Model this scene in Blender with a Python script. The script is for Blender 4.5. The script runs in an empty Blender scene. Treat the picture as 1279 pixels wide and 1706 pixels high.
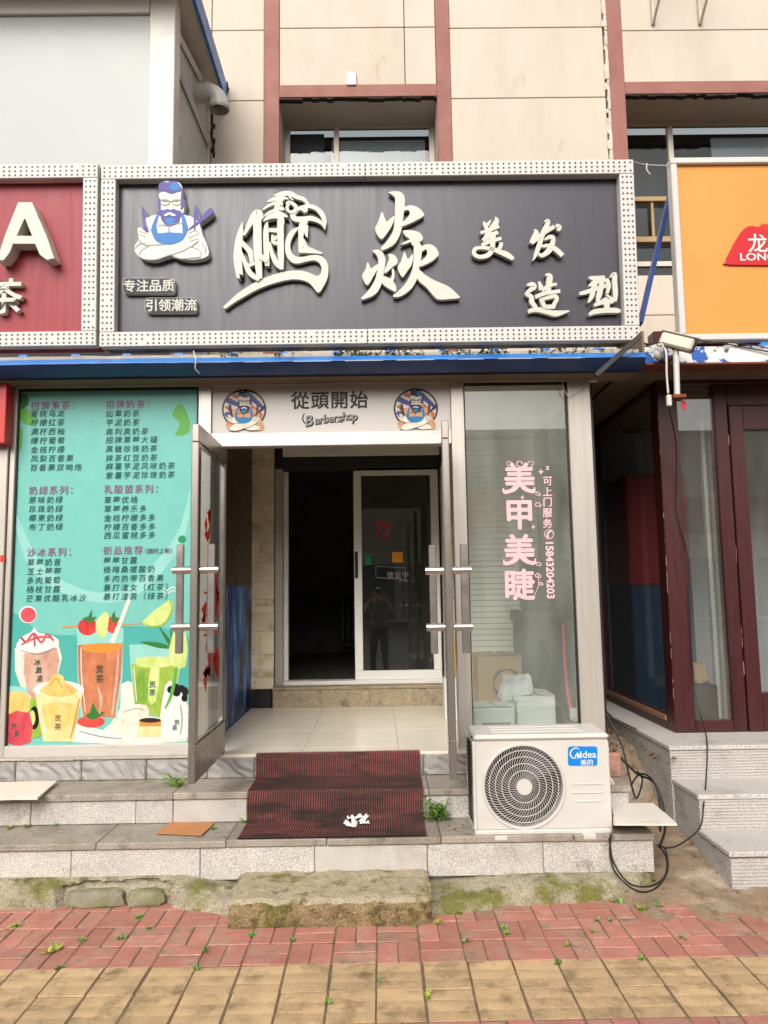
import bpy, bmesh, math, random
from mathutils import Vector, Matrix, noise
from mathutils.geometry import tessellate_polygon
rad = math.radians
scene = bpy.context.scene
COL = scene.collection
random.seed(7)

# ------------------------------------------------------------ camera
FPX = 1232.0                       # focal length in photo pixels (photo 1279 x 1706)
CAM = Vector((0, 0, 1.6))
cam_rot = Matrix.Rotation(rad(-0.4394), 3, 'Z') @ Matrix.Rotation(rad(96.1096), 3, 'X') @ Matrix.Rotation(rad(-0.87), 3, 'Z')
cd = bpy.data.cameras.new('camera'); cam = bpy.data.objects.new('camera', cd); COL.objects.link(cam)
cam.matrix_world = Matrix.Translation(CAM) @ cam_rot.to_4x4()
cd.sensor_fit = 'VERTICAL'; cd.sensor_height = 24; cd.lens = 24 * FPX / 1706
cd.clip_start = 0.02; cd.clip_end = 500
scene.camera = cam

# ------------------------------------------------------------ sky, sun, exposure (overcast day)
SUN_EL, SUN_AZ = rad(37), rad(194)       # azimuth from +Y, clockwise: high, behind and left of the camera
w = bpy.data.worlds.new('World'); scene.world = w; w.use_nodes = True
nt = w.node_tree; nt.nodes.clear()
sky = nt.nodes.new('ShaderNodeTexSky'); sky.sky_type = 'NISHITA'; sky.sun_disc = False
sky.sun_elevation = SUN_EL; sky.sun_rotation = SUN_AZ; sky.dust_density = 4; sky.air_density = 1.0
hs = nt.nodes.new('ShaderNodeHueSaturation'); hs.inputs['Saturation'].default_value = 0.12
wm = nt.nodes.new('ShaderNodeMix'); wm.data_type = 'RGBA'; wm.blend_type = 'MULTIPLY'; wm.inputs[0].default_value = 1
wm.inputs[7].default_value = (1.0, 0.97, 0.93, 1)
bg = nt.nodes.new('ShaderNodeBackground'); bg.inputs[1].default_value = 0.15
wo = nt.nodes.new('ShaderNodeOutputWorld')
nt.links.new(sky.outputs[0], hs.inputs['Color']); nt.links.new(hs.outputs[0], wm.inputs[6])
nt.links.new(wm.outputs[2], bg.inputs[0]); nt.links.new(bg.outputs[0], wo.inputs[0])
sd = bpy.data.lights.new('sun', 'SUN'); sd.energy = 1.5; sd.angle = rad(45); sd.color = (1, .96, .90)
sun = bpy.data.objects.new('sun', sd); COL.objects.link(sun)
sdir = Vector((math.sin(SUN_AZ) * math.cos(SUN_EL), math.cos(SUN_AZ) * math.cos(SUN_EL), math.sin(SUN_EL)))
sun.rotation_euler = sdir.to_track_quat('Z', 'Y').to_euler(); sun.location = (0, -3, 12)
vs = scene.view_settings; vs.view_transform = 'Standard'; vs.look = 'None'; vs.gamma = 1; vs.use_curve_mapping = False
vs.exposure = 0.54
scene.render.engine = 'CYCLES'
cy = scene.cycles; cy.use_denoising = True; cy.max_bounces = 10; cy.diffuse_bounces = 5; cy.glossy_bounces = 5
cy.transparent_max_bounces = 24; cy.transmission_bounces = 6; cy.caustics_reflective = False; cy.caustics_refractive = False
cy.sample_clamp_indirect = 6

# ------------------------------------------------------------ materials
def s(r, g, b):
    f = lambda c: (c / 255 / 12.92) if c / 255 <= .04045 else ((c / 255 + .055) / 1.055) ** 2.4
    return (f(r), f(g), f(b))
MATS = {}
PORCH = {'travertine', 'siding', 'floor_cream', 'sash_white', 'granite_brown', 'interior_black', 'interior_floor', 'radiator', 'mural', 'granite', 'mat_red', 'leaf'}
def mat(name, col, rough=.6, metal=0.0, var=.12, vs_=5.0, col2=None, c2=(2.5, .5, .65), col3=None, c3=(9, .55, .7),
        bump=0.0, bs=60.0, stretch=(1, 1, 1), rnd=0.0, spec=.5, grain=0.0, gs=220.0, rvar=.1, coat=0):
    if name not in PORCH: col, col2, col3 = (None if q is None else tuple(v * .87 for v in q) for q in (col, col2, col3))
    m = bpy.data.materials.new(name); m.use_nodes = True; MATS[name] = m
    n = m.node_tree.nodes; L = m.node_tree.links.new; b = n['Principled BSDF']
    b.inputs['Metallic'].default_value = metal; b.inputs['Specular IOR Level'].default_value = spec
    if coat: b.inputs['Coat Weight'].default_value = coat; b.inputs['Coat Roughness'].default_value = .1
    tc = n.new('ShaderNodeTexCoord'); mp = n.new('ShaderNodeMapping'); mp.inputs['Scale'].default_value = stretch
    L(tc.outputs['Object'], mp.inputs['Vector'])
    oi = n.new('ShaderNodeObjectInfo')
    off = n.new('ShaderNodeVectorMath'); off.operation = 'MULTIPLY_ADD'
    L(oi.outputs['Random'], off.inputs[0]); off.inputs[1].default_value = (37, 53, 71); L(mp.outputs[0], off.inputs[2])
    vec = off.outputs[0]
    def nz(scale, detail=5, rough_=.6, v=vec):
        t = n.new('ShaderNodeTexNoise'); t.inputs['Scale'].default_value = scale; t.inputs['Detail'].default_value = detail
        t.inputs['Roughness'].default_value = rough_; L(v, t.inputs['Vector']); return t.outputs['Fac']
    def ramp(fac, lo, hi, a=0., c=1.):
        r = n.new('ShaderNodeMapRange'); r.inputs[1].default_value = lo; r.inputs[2].default_value = hi
        r.inputs[3].default_value = a; r.inputs[4].default_value = c; L(fac, r.inputs[0]); return r.outputs[0]
    def mix(fac, a, c, mode='MIX'):
        x = n.new('ShaderNodeMix'); x.data_type = 'RGBA'; x.blend_type = mode
        if isinstance(fac, float): x.inputs[0].default_value = fac
        else: L(fac, x.inputs[0])
        for v, i in ((a, 6), (c, 7)):
            if isinstance(v, tuple): x.inputs[i].default_value = (*v, 1)
            else: L(v, x.inputs[i])
        return x.outputs[2]
    c = tuple(col)
    if col2: c = mix(ramp(nz(c2[0]), c2[1], c2[2]), c, tuple(col2))
    if col3: c = mix(ramp(nz(c3[0], 6, .7), c3[1], c3[2]), c, tuple(col3))
    if var or rnd or grain:
        h = n.new('ShaderNodeHueSaturation')
        if isinstance(c, tuple): h.inputs['Color'].default_value = (*c, 1)
        else: L(c, h.inputs['Color'])
        v = ramp(nz(vs_), .3, .7, 1 - var, 1 + var)
        if rnd:
            r = ramp(oi.outputs['Random'], 0, 1, 1 - rnd, 1 + rnd)
            q = n.new('ShaderNodeMath'); q.operation = 'MULTIPLY'; L(v, q.inputs[0]); L(r, q.inputs[1]); v = q.outputs[0]
        if grain:
            r = ramp(nz(gs, 2, .5, tc.outputs['Object']), .3, .7, 1 - grain, 1 + grain)
            q = n.new('ShaderNodeMath'); q.operation = 'MULTIPLY'; L(v, q.inputs[0]); L(r, q.inputs[1]); v = q.outputs[0]
        L(v, h.inputs['Value']); c = h.outputs[0]
    if isinstance(c, tuple): b.inputs['Base Color'].default_value = (*c, 1)
    else: L(c, b.inputs['Base Color'])
    if rvar: L(ramp(nz(vs_ * 2.3), .3, .7, max(.02, rough - rvar), min(1, rough + rvar)), b.inputs['Roughness'])
    else: b.inputs['Roughness'].default_value = rough
    if bump:
        bp = n.new('ShaderNodeBump'); bp.inputs['Strength'].default_value = 1; bp.inputs['Distance'].default_value = bump
        L(nz(bs, 6, .65), bp.inputs['Height']); L(bp.outputs[0], b.inputs['Normal'])
    return m

def flat(name, col, rough=.5):        # plain printed colour
    return mat(name, col, rough, var=.05, vs_=9, rvar=0, coat=.12, spec=.2)

def glass(name, tint=(.93, .96, .95), ior=1.5, dirt=.0, dirtcol=(.6, .6, .56), boost=1.0, gr=.01):
    m = bpy.data.materials.new(name); m.use_nodes = True; MATS[name] = m
    n = m.node_tree.nodes; L = m.node_tree.links.new; n.clear()
    o = n.new('ShaderNodeOutputMaterial'); tr = n.new('ShaderNodeBsdfTransparent'); tr.inputs[0].default_value = (*tint, 1)
    gl = n.new('ShaderNodeBsdfGlossy'); gl.inputs['Roughness'].default_value = gr
    # Schlick reflectance, the same from both faces of the pane
    ge = n.new('ShaderNodeNewGeometry'); dt = n.new('ShaderNodeVectorMath'); dt.operation = 'DOT_PRODUCT'; L(ge.outputs['Normal'], dt.inputs[0]); L(ge.outputs['Incoming'], dt.inputs[1])
    def mth(op, a, b=None):
        q = n.new('ShaderNodeMath'); q.operation = op
        for i, v in enumerate((a, b)):
            if v is None: continue
            if isinstance(v, (int, float)): q.inputs[i].default_value = v
            else: L(v, q.inputs[i])
        return q.outputs[0]
    f0 = ((ior - 1) / (ior + 1)) ** 2
    fr = mth('ADD', mth('MULTIPLY', mth('POWER', mth('SUBTRACT', 1., mth('ABSOLUTE', dt.outputs['Value'])), 5.), 1 - f0), f0)
    mu = n.new('ShaderNodeMath'); mu.operation = 'MULTIPLY'; mu.inputs[1].default_value = boost; mu.use_clamp = True
    L(fr, mu.inputs[0])
    mx = n.new('ShaderNodeMixShader'); L(mu.outputs[0], mx.inputs[0]); L(tr.outputs[0], mx.inputs[1]); L(gl.outputs[0], mx.inputs[2])
    last = mx.outputs[0]
    if dirt:
        df = n.new('ShaderNodeBsdfDiffuse'); df.inputs[0].default_value = (*dirtcol, 1)
        tc = n.new('ShaderNodeTexCoord'); mp = n.new('ShaderNodeMapping'); mp.inputs['Scale'].default_value = (3, 3, .7)
        L(tc.outputs['Object'], mp.inputs[0])
        t = n.new('ShaderNodeTexNoise'); t.inputs['Scale'].default_value = 2.2; t.inputs['Detail'].default_value = 6; L(mp.outputs[0], t.inputs['Vector'])
        r = n.new('ShaderNodeMapRange'); r.inputs[1].default_value = .3; r.inputs[2].default_value = .75; r.inputs[3].default_value = dirt * .4; r.inputs[4].default_value = dirt
        L(t.outputs['Fac'], r.inputs[0])
        m2 = n.new('ShaderNodeMixShader'); L(r.outputs[0], m2.inputs[0]); L(last, m2.inputs[1]); L(df.outputs[0], m2.inputs[2]); last = m2.outputs[0]
    L(last, o.inputs[0]); return m

# ------------------------------------------------------------ measuring: photo pixel + a real plane -> metres
def ray(px, py): return cam_rot @ Vector(((px - 639.5) / FPX, -(py - 853) / FPX, -1))
class Plane:
    def __init__(self, O, U=(1, 0, 0), V=(0, 0, 1)):
        self.O = Vector(O); self.U = Vector(U).normalized(); self.V = Vector(V).normalized(); self.W = self.U.cross(self.V)
    def P(self, u, v, w=0.): return self.O + self.U * u + self.V * v + self.W * w
    def uv(self, px, py, w=0.):
        d = ray(px, py); o = self.O + self.W * w
        t = (o - CAM).dot(self.W) / d.dot(self.W); q = CAM + d * t - self.O
        return q.dot(self.U), q.dot(self.V)
    def mpp(self, px, py):
        a = self.uv(px - 5, py); b = self.uv(px + 5, py); return math.hypot(b[0] - a[0], b[1] - a[1]) / 10
def FP(D): return Plane((0, D, 0))                       # upright plane facing the street, u = X, v = Z
def onz(px, py, z):
    d = ray(px, py); t = (z - CAM.z) / d.z; return CAM + d * t
def ony(px, py, D):
    d = ray(px, py); return CAM + d * (D / d.y)

# ------------------------------------------------------------ mesh building
GLY = {}
def glyph(ch, bold=0.0):
    k = (ch, bold)
    if k not in GLY:
        cu = bpy.data.curves.new('glyph', 'FONT'); cu.body = ch; cu.resolution_u = 3; cu.offset = bold; cu.fill_mode = 'FRONT'
        ob = bpy.data.objects.new('glyph', cu); COL.objects.link(ob); bpy.context.view_layer.update()
        me = bpy.data.meshes.new_from_object(ob.evaluated_get(bpy.context.evaluated_depsgraph_get()))
        GLY[k] = ([tuple(v.co) for v in me.vertices], [tuple(p.vertices) for p in me.polygons])
        bpy.data.objects.remove(ob); bpy.data.curves.remove(cu); bpy.data.meshes.remove(me)
    return GLY[k]
def cr(pts, sub=5, closed=False):        # Catmull-Rom through points of any dimension
    n = len(pts); out = []
    rng = range(n if closed else n - 1)
    g = (lambda i: pts[i % n]) if closed else (lambda i: pts[max(0, min(n - 1, i))])
    for i in rng:
        a, b, c, d = g(i - 1), g(i), g(i + 1), g(i + 2)
        for k in range(sub):
            t = k / sub
            out.append(tuple(.5 * (2 * B + (C - A) * t + (2 * A - 5 * B + 4 * C - D) * t * t + (3 * B - A - 3 * C + D) * t ** 3) for A, B, C, D in zip(a, b, c, d)))
    if not closed: out.append(tuple(pts[-1]))
    return out
class MB:
    def __init__(self): self.v = []; self.f = []; self.nw = 0
    def add(self, vs_, fs):
        o = len(self.v); self.v += [tuple(x) for x in vs_]; self.f += [tuple(i + o for i in f) for f in fs]
    def box(self, x0, x1, y0, y1, z0, z1, b=0., P=None):
        if x0 > x1: x0, x1 = x1, x0
        if y0 > y1: y0, y1 = y1, y0
        if z0 > z1: z0, z1 = z1, z0
        b = min(b, (x1 - x0) * .45, (y1 - y0) * .45, (z1 - z0) * .45)
        X = (x0, x1); Yy = (y0, y1); Z = (z0, z1); vs_ = []; fs = []
        if b <= 0:
            for i in (0, 1):
                for j in (0, 1):
                    for k in (0, 1): vs_.append((X[i], Yy[j], Z[k]))
            fs = [(0, 1, 3, 2), (4, 6, 7, 5), (0, 4, 5, 1), (2, 3, 7, 6), (0, 2, 6, 4), (1, 5, 7, 3)]
        else:
            idx = {}
            for i in (0, 1):
                for j in (0, 1):
                    for k in (0, 1):
                        for ax in range(3):   # vertex lying on the face perpendicular to ax
                            p = [X[i] + (b if i == 0 else -b), Yy[j] + (b if j == 0 else -b), Z[k] + (b if k == 0 else -b)]
                            p[ax] = (X, Yy, Z)[ax][(i, j, k)[ax]]
                            idx[i, j, k, ax] = len(vs_); vs_.append(tuple(p))
            def quad(a, ctr):
                c = [sum(vs_[q][t] for q in a) / len(a) for t in range(3)]
                p0, p1, p2 = Vector(vs_[a[0]]), Vector(vs_[a[1]]), Vector(vs_[a[2]])
                nn = (p1 - p0).cross(p2 - p1); out = Vector(c) - ctr
                fs.append(tuple(a) if nn.dot(out) > 0 else tuple(reversed(a)))
            ctr = Vector(((x0 + x1) / 2, (y0 + y1) / 2, (z0 + z1) / 2))
            for ax in range(3):
                o1, o2 = [a for a in range(3) if a != ax]
                for sgn in (0, 1):
                    q = []
                    for (p_, r_) in ((0, 0), (1, 0), (1, 1), (0, 1)):
                        t = [0, 0, 0]; t[ax] = sgn; t[o1] = p_; t[o2] = r_; q.append(idx[t[0], t[1], t[2], ax])
                    quad(q, ctr)
                for p_ in (0, 1):
                    for r_ in (0, 1):
                        t0 = [0, 0, 0]; t0[o1] = p_; t0[o2] = r_; t1 = list(t0); t1[ax] = 1
                        quad([idx[(*t0, o1)], idx[(*t1, o1)], idx[(*t1, o2)], idx[(*t0, o2)]], ctr)
            for i in (0, 1):
                for j in (0, 1):
                    for k in (0, 1): quad([idx[i, j, k, 0], idx[i, j, k, 1], idx[i, j, k, 2]], ctr)
        if P:
            vs_ = [P(*q) for q in vs_]
        self.add(vs_, fs); return self
    def pbox(self, pl, x0, y0, x1, y1, w0, w1, b=0.):     # photo rectangle on a plane, from w0 to w1 out of it
        xm, ym = (x0 + x1) / 2, (y0 + y1) / 2
        u0 = pl.uv(x0, ym, w1)[0]; u1 = pl.uv(x1, ym, w1)[0]; v0 = pl.uv(xm, y1, w1)[1]; v1 = pl.uv(xm, y0, w1)[1]
        return self.box(u0, u1, v0, v1, w0, w1, b, pl.P)
    def loop(self, rings, closed=True, caps=True):
        n = len(rings[0]); vs_ = [p for r in rings for p in r]; fs = []
        for i in range(len(rings) - 1):
            for j in range(n if closed else n - 1):
                k = (j + 1) % n; fs.append((i * n + j, i * n + k, (i + 1) * n + k, (i + 1) * n + j))
        if caps and closed: fs.append(tuple(range(n - 1, -1, -1))); fs.append(tuple(range((len(rings) - 1) * n, len(rings) * n)))
        self.add(vs_, fs); return self
    def tube(self, pts, r, n=8, smooth=0):
        pts = [Vector(p) for p in (cr([tuple(p) for p in pts], smooth) if smooth else pts)]
        rr = r if isinstance(r, (list, tuple)) else None
        rings = []; prev = None
        for i, p in enumerate(pts):
            t = (pts[min(i + 1, len(pts) - 1)] - pts[max(i - 1, 0)]).normalized()
            a = prev if prev is not None else (Vector((0, 0, 1)) if abs(t.z) < .9 else Vector((1, 0, 0)))
            a = (a - t * a.dot(t)).normalized(); prev = a; c = t.cross(a)
            q = (rr[min(len(rr) - 1, int(i * len(rr) / len(pts)))] if rr else r)
            rings.append([p + (a * math.cos(2 * math.pi * k / n) + c * math.sin(2 * math.pi * k / n)) * q for k in range(n)])
        return self.loop(rings)
    def prism(self, pts, w0, w1, P):          # 2D outline (u,v) extruded from w0 to w1 through mapping P
        n = len(pts); area = sum(pts[i][0] * pts[(i + 1) % n][1] - pts[(i + 1) % n][0] * pts[i][1] for i in range(n))
        if area < 0: pts = pts[::-1]
        tr = tessellate_polygon([[Vector((p[0], p[1], 0)) for p in pts]])
        if w0 is None: self.add([P(p[0], p[1], w1) for p in pts], [self._up(pts, t) for t in tr]); return self
        vs_ = [P(p[0], p[1], w0) for p in pts] + [P(p[0], p[1], w1) for p in pts]
        fs = [(i, (i + 1) % n, n + (i + 1) % n, n + i) for i in range(n)]
        for t in tr:
            a = self._up(pts, t); fs.append(tuple(n + i for i in a)); fs.append(tuple(reversed(a)))
        self.add(vs_, fs); return self
    @staticmethod
    def _up(pts, t):
        a, b, c = (pts[i] for i in t)
        return tuple(t) if (b[0] - a[0]) * (c[1] - a[1]) - (c[0] - a[0]) * (b[1] - a[1]) > 0 else (t[0], t[2], t[1])
    def ppoly(self, pl, pts, w0, w1, sm=0, wp=None):   # photo-pixel outline on a plane
        if sm: pts = cr(pts, sm, True)
        wp = w1 if wp is None else wp
        return self.prism([pl.uv(x, y, wp) for x, y in pts], w0, w1, pl.P)
    def pstroke(self, pl, pts, w0, w1, sm=4, wp=None):  # brush stroke: (px, py, width px)
        pts = cr(pts, sm); L_, R_ = [], []
        for i, (x, y, wd) in enumerate(pts):
            a, b = pts[max(i - 1, 0)], pts[min(i + 1, len(pts) - 1)]
            tx, ty = b[0] - a[0], b[1] - a[1]; l = math.hypot(tx, ty) or 1; nx, ny = -ty / l, tx / l; h = max(wd, .4) / 2
            L_.append((x + nx * h, y + ny * h)); R_.append((x - nx * h, y - ny * h))
        wp = w1 if wp is None else wp
        A = [pl.uv(*p, wp) for p in L_]; B = [pl.uv(*p, wp) for p in R_]; n = len(A)
        def capend(p, q, r0):   # small rounding of the ends
            return ((p[0] + q[0]) / 2 + r0[0], (p[1] + q[1]) / 2 + r0[1])
        vs_ = []; fs = []
        for W in ((w1,) if w0 is None else (w1, w0)):
            for p in A: vs_.append(pl.P(p[0], p[1], W))
            for p in B: vs_.append(pl.P(p[0], p[1], W))
        for i in range(n - 1):
            fs.append((i, i + 1, n + i + 1, n + i))
            if w0 is not None:
                o = 2 * n; fs += [(o + i + 1, o + i, o + n + i, o + n + i + 1), (i, o + i, o + i + 1, i + 1), (n + i + 1, o + n + i + 1, o + n + i, n + i)]
        if w0 is not None: o = 2 * n; fs += [(0, n, o + n, o), (n - 1, o + n - 1, o + 2 * n - 1, 2 * n - 1)]
        self.add(vs_, fs); return self
    def ell(self, pl, x, y, rx, ry, w0, w1, n=20, wp=None):
        return self.ppoly(pl, [(x + rx * math.cos(2 * math.pi * i / n), y + ry * math.sin(2 * math.pi * i / n)) for i in range(n)], w0, w1, wp=wp)
    def text(self, pl, body, px, py, size, pitch=None, w=.001, bold=0., vertical=False, rot=0., shear=0., sx=1., w0=None):
        # one glyph per cell, centre of the first cell at photo pixel (px, py), size and pitch in pixels
        pitch = pitch or size; k = pl.mpp(px, py) * size; c0 = pl.uv(px, py, w); st = pl.mpp(px, py) * pitch
        ca, sa = math.cos(rad(rot)), math.sin(rad(rot))
        for i, ch in enumerate(body):
            if ch == ' ': continue
            thick = bold if w0 is None else 0
            vs_, fs = glyph(ch, 0. if thick else bold); du, dv = (0, -st * i) if vertical else (st * i * ca, st * i * sa); out = []
            cx = .5 if ord(ch) > 0x2000 else sum((min(v[0] for v in vs_), max(v[0] for v in vs_))) / 2
            cyy = .38 if ord(ch) > 0x2000 else .36
            for (x, y, z) in vs_:
                a = ((x - cx) * sx + shear * (y - cyy)) * k; b = (y - cyy) * k
                out.append(pl.P(c0[0] + du + a * ca - b * sa, c0[1] + dv + a * sa + b * ca, w))
            if w0 is None:
                self.add(out, fs)
                if thick:      # heavier weight: the same glyph again, nudged sideways and a hair forward
                    for t_, (ea, eb) in enumerate(((1, 0), (-1, 0), (0, 1), (0, -1), (.7, .7), (-.7, .7), (.7, -.7), (-.7, -.7))):
                        self.add([p + pl.U * (ea * thick * k) + pl.V * (eb * thick * k) + pl.W * (.00002 * (t_ + 1)) for p in out], fs)
            else:
                base = [p - pl.W * (w - w0) for p in out]; n = len(out); ed = {}
                for f in fs:
                    for a, b in zip(f, f[1:] + f[:1]): ed[a, b] = 1
                self.add(out + base, list(fs) + [(b, a, a + n, b + n) for (a, b) in ed if (b, a) not in ed])
        return self
    def line(self, pl, body, x0, y0, x1, y1, w=.001, bold=0., shear=0., rot=0., w0=None):   # a word fitted into a photo rectangle
        vs_, fs = glyph(body, bold); vs_ = [(x + shear * y, y, z) for x, y, z in vs_]
        a0, a1 = min(v[0] for v in vs_), max(v[0] for v in vs_); b0, b1 = min(v[1] for v in vs_), max(v[1] for v in vs_)
        xm, ym = (x0 + x1) / 2, (y0 + y1) / 2; c = pl.uv(xm, ym, w); kx = pl.mpp(xm, ym) * (x1 - x0) / (a1 - a0); ky = pl.mpp(xm, ym) * (y1 - y0) / (b1 - b0)
        ca, sa = math.cos(rad(rot)), math.sin(rad(rot)); out = []
        for x, y, z in vs_:
            a, b = (x - (a0 + a1) / 2) * kx, (y - (b0 + b1) / 2) * ky
            out.append(pl.P(c[0] + a * ca - b * sa, c[1] + a * sa + b * ca, w))
        if w0 is None: self.add(out, fs); return self
        base = [p - pl.W * (w - w0) for p in out]; n = len(out); ed = {}
        for f in fs:
            for a, b in zip(f, f[1:] + f[:1]): ed[a, b] = 1
        self.add(out + base, list(fs) + [(b, a, a + n, b + n) for (a, b) in ed if (b, a) not in ed]); return self
    def grid(self, fn, nu, nv):
        vs_ = [fn(i / nu, j / nv) for j in range(nv + 1) for i in range(nu + 1)]
        self.add(vs_, [(j * (nu + 1) + i, j * (nu + 1) + i + 1, (j + 1) * (nu + 1) + i + 1, (j + 1) * (nu + 1) + i) for j in range(nv) for i in range(nu)]); return self
    def build(self, name, m, parent=None, origin=None, label=None, cat=None, group=None, kind=None, ang=32):
        me = bpy.data.meshes.new(name)
        o = Vector(origin) if origin is not None else (rootloc(parent) if parent else Vector((0, 0, 0)))
        me.from_pydata([tuple(Vector(v) - o) for v in self.v], [], self.f); me.validate()
        me.polygons.foreach_set('use_smooth', [True] * len(me.polygons)); me.set_sharp_from_angle(angle=rad(ang))
        me.materials.append(MATS[m]); me.update()
        ob = bpy.data.objects.new(name, me); COL.objects.link(ob)
        if parent: ob.parent = parent; ob.location = o - rootloc(parent)
        else: ob.location = o
        tag(ob, label, cat, group, kind); return ob
def rootloc(o):
    l = Vector((0, 0, 0))
    while o is not None: l = l + Vector(o.location); o = o.parent
    return l
def tag(o, label=None, cat=None, group=None, kind=None):
    for k, v in (('label', label), ('category', cat), ('group', group), ('kind', kind)):
        if v: o[k] = v
    return o
def thing(name, label, cat, loc=(0, 0, 0), group=None, kind=None):
    o = bpy.data.objects.new(name, None); COL.objects.link(o); o.location = loc; o.empty_display_size = .1
    return tag(o, label, cat, group, kind)
def structure(name, loc=(0, 0, 0)):
    o = bpy.data.objects.new(name, None); COL.objects.link(o); o.location = loc; o['kind'] = 'structure'; return o
def copy_to(ob, parent, loc, rz=0.):
    c = ob.copy(); COL.objects.link(c); c.parent = parent; c.location = loc; c.rotation_euler = (0, 0, rz); return c
def N(x, y=0., z=0.): return noise.noise(Vector((x, y, z)))
# ------------------------------------------------------------ material library
mat('render_wall', s(205, 192, 177), .85, var=.05, vs_=1.6, col2=s(192, 177, 160), c2=(1.3, .5, .8), col3=s(164, 142, 120), c3=(3.2, .6, .86), stretch=(1.5, 1.5, .5), bump=.0015, bs=45, grain=.03)
mat('brown_paint', s(150, 98, 86), .7, var=.08, vs_=4, col2=s(135, 82, 74), c2=(3, .5, .8), bump=.001, bs=60)
mat('dark_joint', s(58, 50, 46), .9, var=.1)
mat('tar_stain', s(46, 36, 30), .95, var=.2, bump=.004, bs=60)
mat('plaster_patch', s(205, 195, 180), .9, var=.15, bump=.004, bs=70)
mat('white_pvc', s(204, 199, 190), .4, var=.05, col2=s(205, 198, 185), c2=(4, .55, .8))
mat('white_metal', s(206, 203, 198), .45, var=.04, col2=s(208, 200, 192), c2=(5, .58, .8))
mat('cream_pvc', s(214, 204, 186), .5, var=.06)
mat('white_film', s(184, 186, 185), .3, var=.03, vs_=.7, spec=.15, rvar=.05)
mat('dark_room', s(60, 58, 54), .8, var=.2, vs_=2)
mat('curtain', s(176, 177, 178), .8, var=.1, vs_=7, stretch=(6, 6, .3))
mat('blue_paint', s(40, 118, 196), .42, var=.08, vs_=4, col2=s(26, 80, 150), c2=(6, .5, .75), col3=s(120, 130, 140), c3=(9, .6, .75), rvar=.08)
mat('sign_dark', s(58, 56, 67), .3, var=.035, vs_=2.5, stretch=(5, 5, .25), rvar=.06, col2=s(66, 63, 73), c2=(2, .5, .8))
mat('sign_red', s(150, 30, 44), .5, var=.06, vs_=2.5, stretch=(5, 5, .3), rvar=.05)
mat('sign_orange', s(224, 148, 64), .55, var=.05, vs_=1.3, rvar=.05)
mat('letter_white', s(202, 202, 189), .45, var=.05, vs_=6, col2=s(190, 188, 170), c2=(6, .55, .8))
mat('letter_side', s(196, 196, 182), .5, var=.05)
mat('led_bulb', s(92, 88, 86), .3, var=.05)
mat('steel', s(202, 194, 184), .34, metal=.35, var=.06, vs_=3, stretch=(12, 12, .4), rvar=.06, col2=s(186, 176, 166), c2=(2, .5, .8))
mat('steel_bright', s(214, 206, 200), .22, metal=.9, var=.04, vs_=4, rvar=.05)
mat('steel_white', s(214, 206, 199), .35, metal=.3, var=.03, vs_=3, stretch=(1, 4, 8))
mat('panel_white', s(200, 194, 187), .35, var=.03, vs_=2, rvar=.03)
mat('rubber_black', s(24, 23, 23), .6, var=.1)
mat('cable_black', s(30, 29, 30), .45, var=.1)
mat('cable_white', s(206, 200, 190), .5, var=.1)
mat('granite', s(180, 174, 167), .6, var=.10, vs_=7, grain=.62, gs=270, col2=s(160, 152, 142), c2=(4, .52, .75), col3=s(96, 88, 76), c3=(6, .6, .78), bump=.0008, bs=140, rnd=.07)
mat('granite_tread', s(160, 150, 138), .62, var=.12, vs_=6, grain=.6, gs=270, col2=s(128, 118, 102), c2=(4, .5, .72), col3=s(78, 70, 58), c3=(7, .56, .74), bump=.0008, bs=140, rnd=.08)
mat('granite_brown', s(158, 142, 118), .6, var=.1, vs_=7, grain=.9, gs=180, col2=s(120, 102, 78), c2=(9, .5, .7), bump=.0006, bs=140, rnd=.05)
mat('ridged_stone', s(192, 186, 180), .7, var=.06, vs_=6, grain=.6, gs=200, col2=s(150, 142, 134), c2=(4, .55, .8), bump=.0006, bs=150)
mat('carved_tile', s(166, 162, 158), .65, var=.08, vs_=6, grain=.12, gs=240, col2=s(146, 140, 132), c2=(5, .5, .8), col3=s(96, 90, 78), c3=(6, .68, .85), rnd=.06)
mat('mortar', s(178, 170, 156), .9, var=.15, vs_=12, bump=.003, bs=60)
mat('old_concrete', s(160, 150, 128), .92, var=.16, vs_=14, grain=.4, gs=150, col2=s(112, 110, 54), c2=(4.2, .5, .62), col3=s(86, 76, 54), c3=(11, .54, .68), bump=.012, bs=26)
mat('block_top', s(170, 156, 130), .92, var=.14, vs_=14, grain=.4, gs=150, col2=s(120, 110, 52), c2=(5, .52, .64), col3=s(98, 82, 56), c3=(10, .54, .68), bump=.010, bs=30)
mat('embedded_stone', s(138, 132, 112), .85, var=.18, vs_=12, grain=.35, col2=s(112, 116, 66), c2=(5, .5, .66), bump=.004, bs=40)
mat('red_brick', s(176, 116, 102), .8, var=.14, vs_=14, grain=.3, gs=190, rnd=.13, col2=s(178, 148, 130), c2=(6, .48, .68), col3=s(112, 84, 68), c3=(6, .54, .74), bump=.0012, bs=90)
mat('yellow_tile', s(188, 159, 120), .82, var=.14, vs_=10, grain=.26, gs=190, rnd=.09, col2=s(162, 141, 104), c2=(4, .5, .75), col3=s(116, 94, 66), c3=(8, .5, .74), bump=.001, bs=90)
mat('joint_sand', s(118, 100, 80), .95, var=.25, vs_=18, bump=.004, bs=70, col2=s(70, 74, 40), c2=(6, .55, .7))
mat('soil', s(150, 128, 104), .95, var=.2, vs_=12, grain=.2, gs=120, col2=s(176, 160, 140), c2=(3.5, .5, .64), col3=s(92, 70, 50), c3=(10, .56, .72), bump=.01, bs=40)
mat('asphalt', s(70, 68, 66), .9, var=.15, vs_=6, grain=.2, bump=.003, bs=120)
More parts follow.
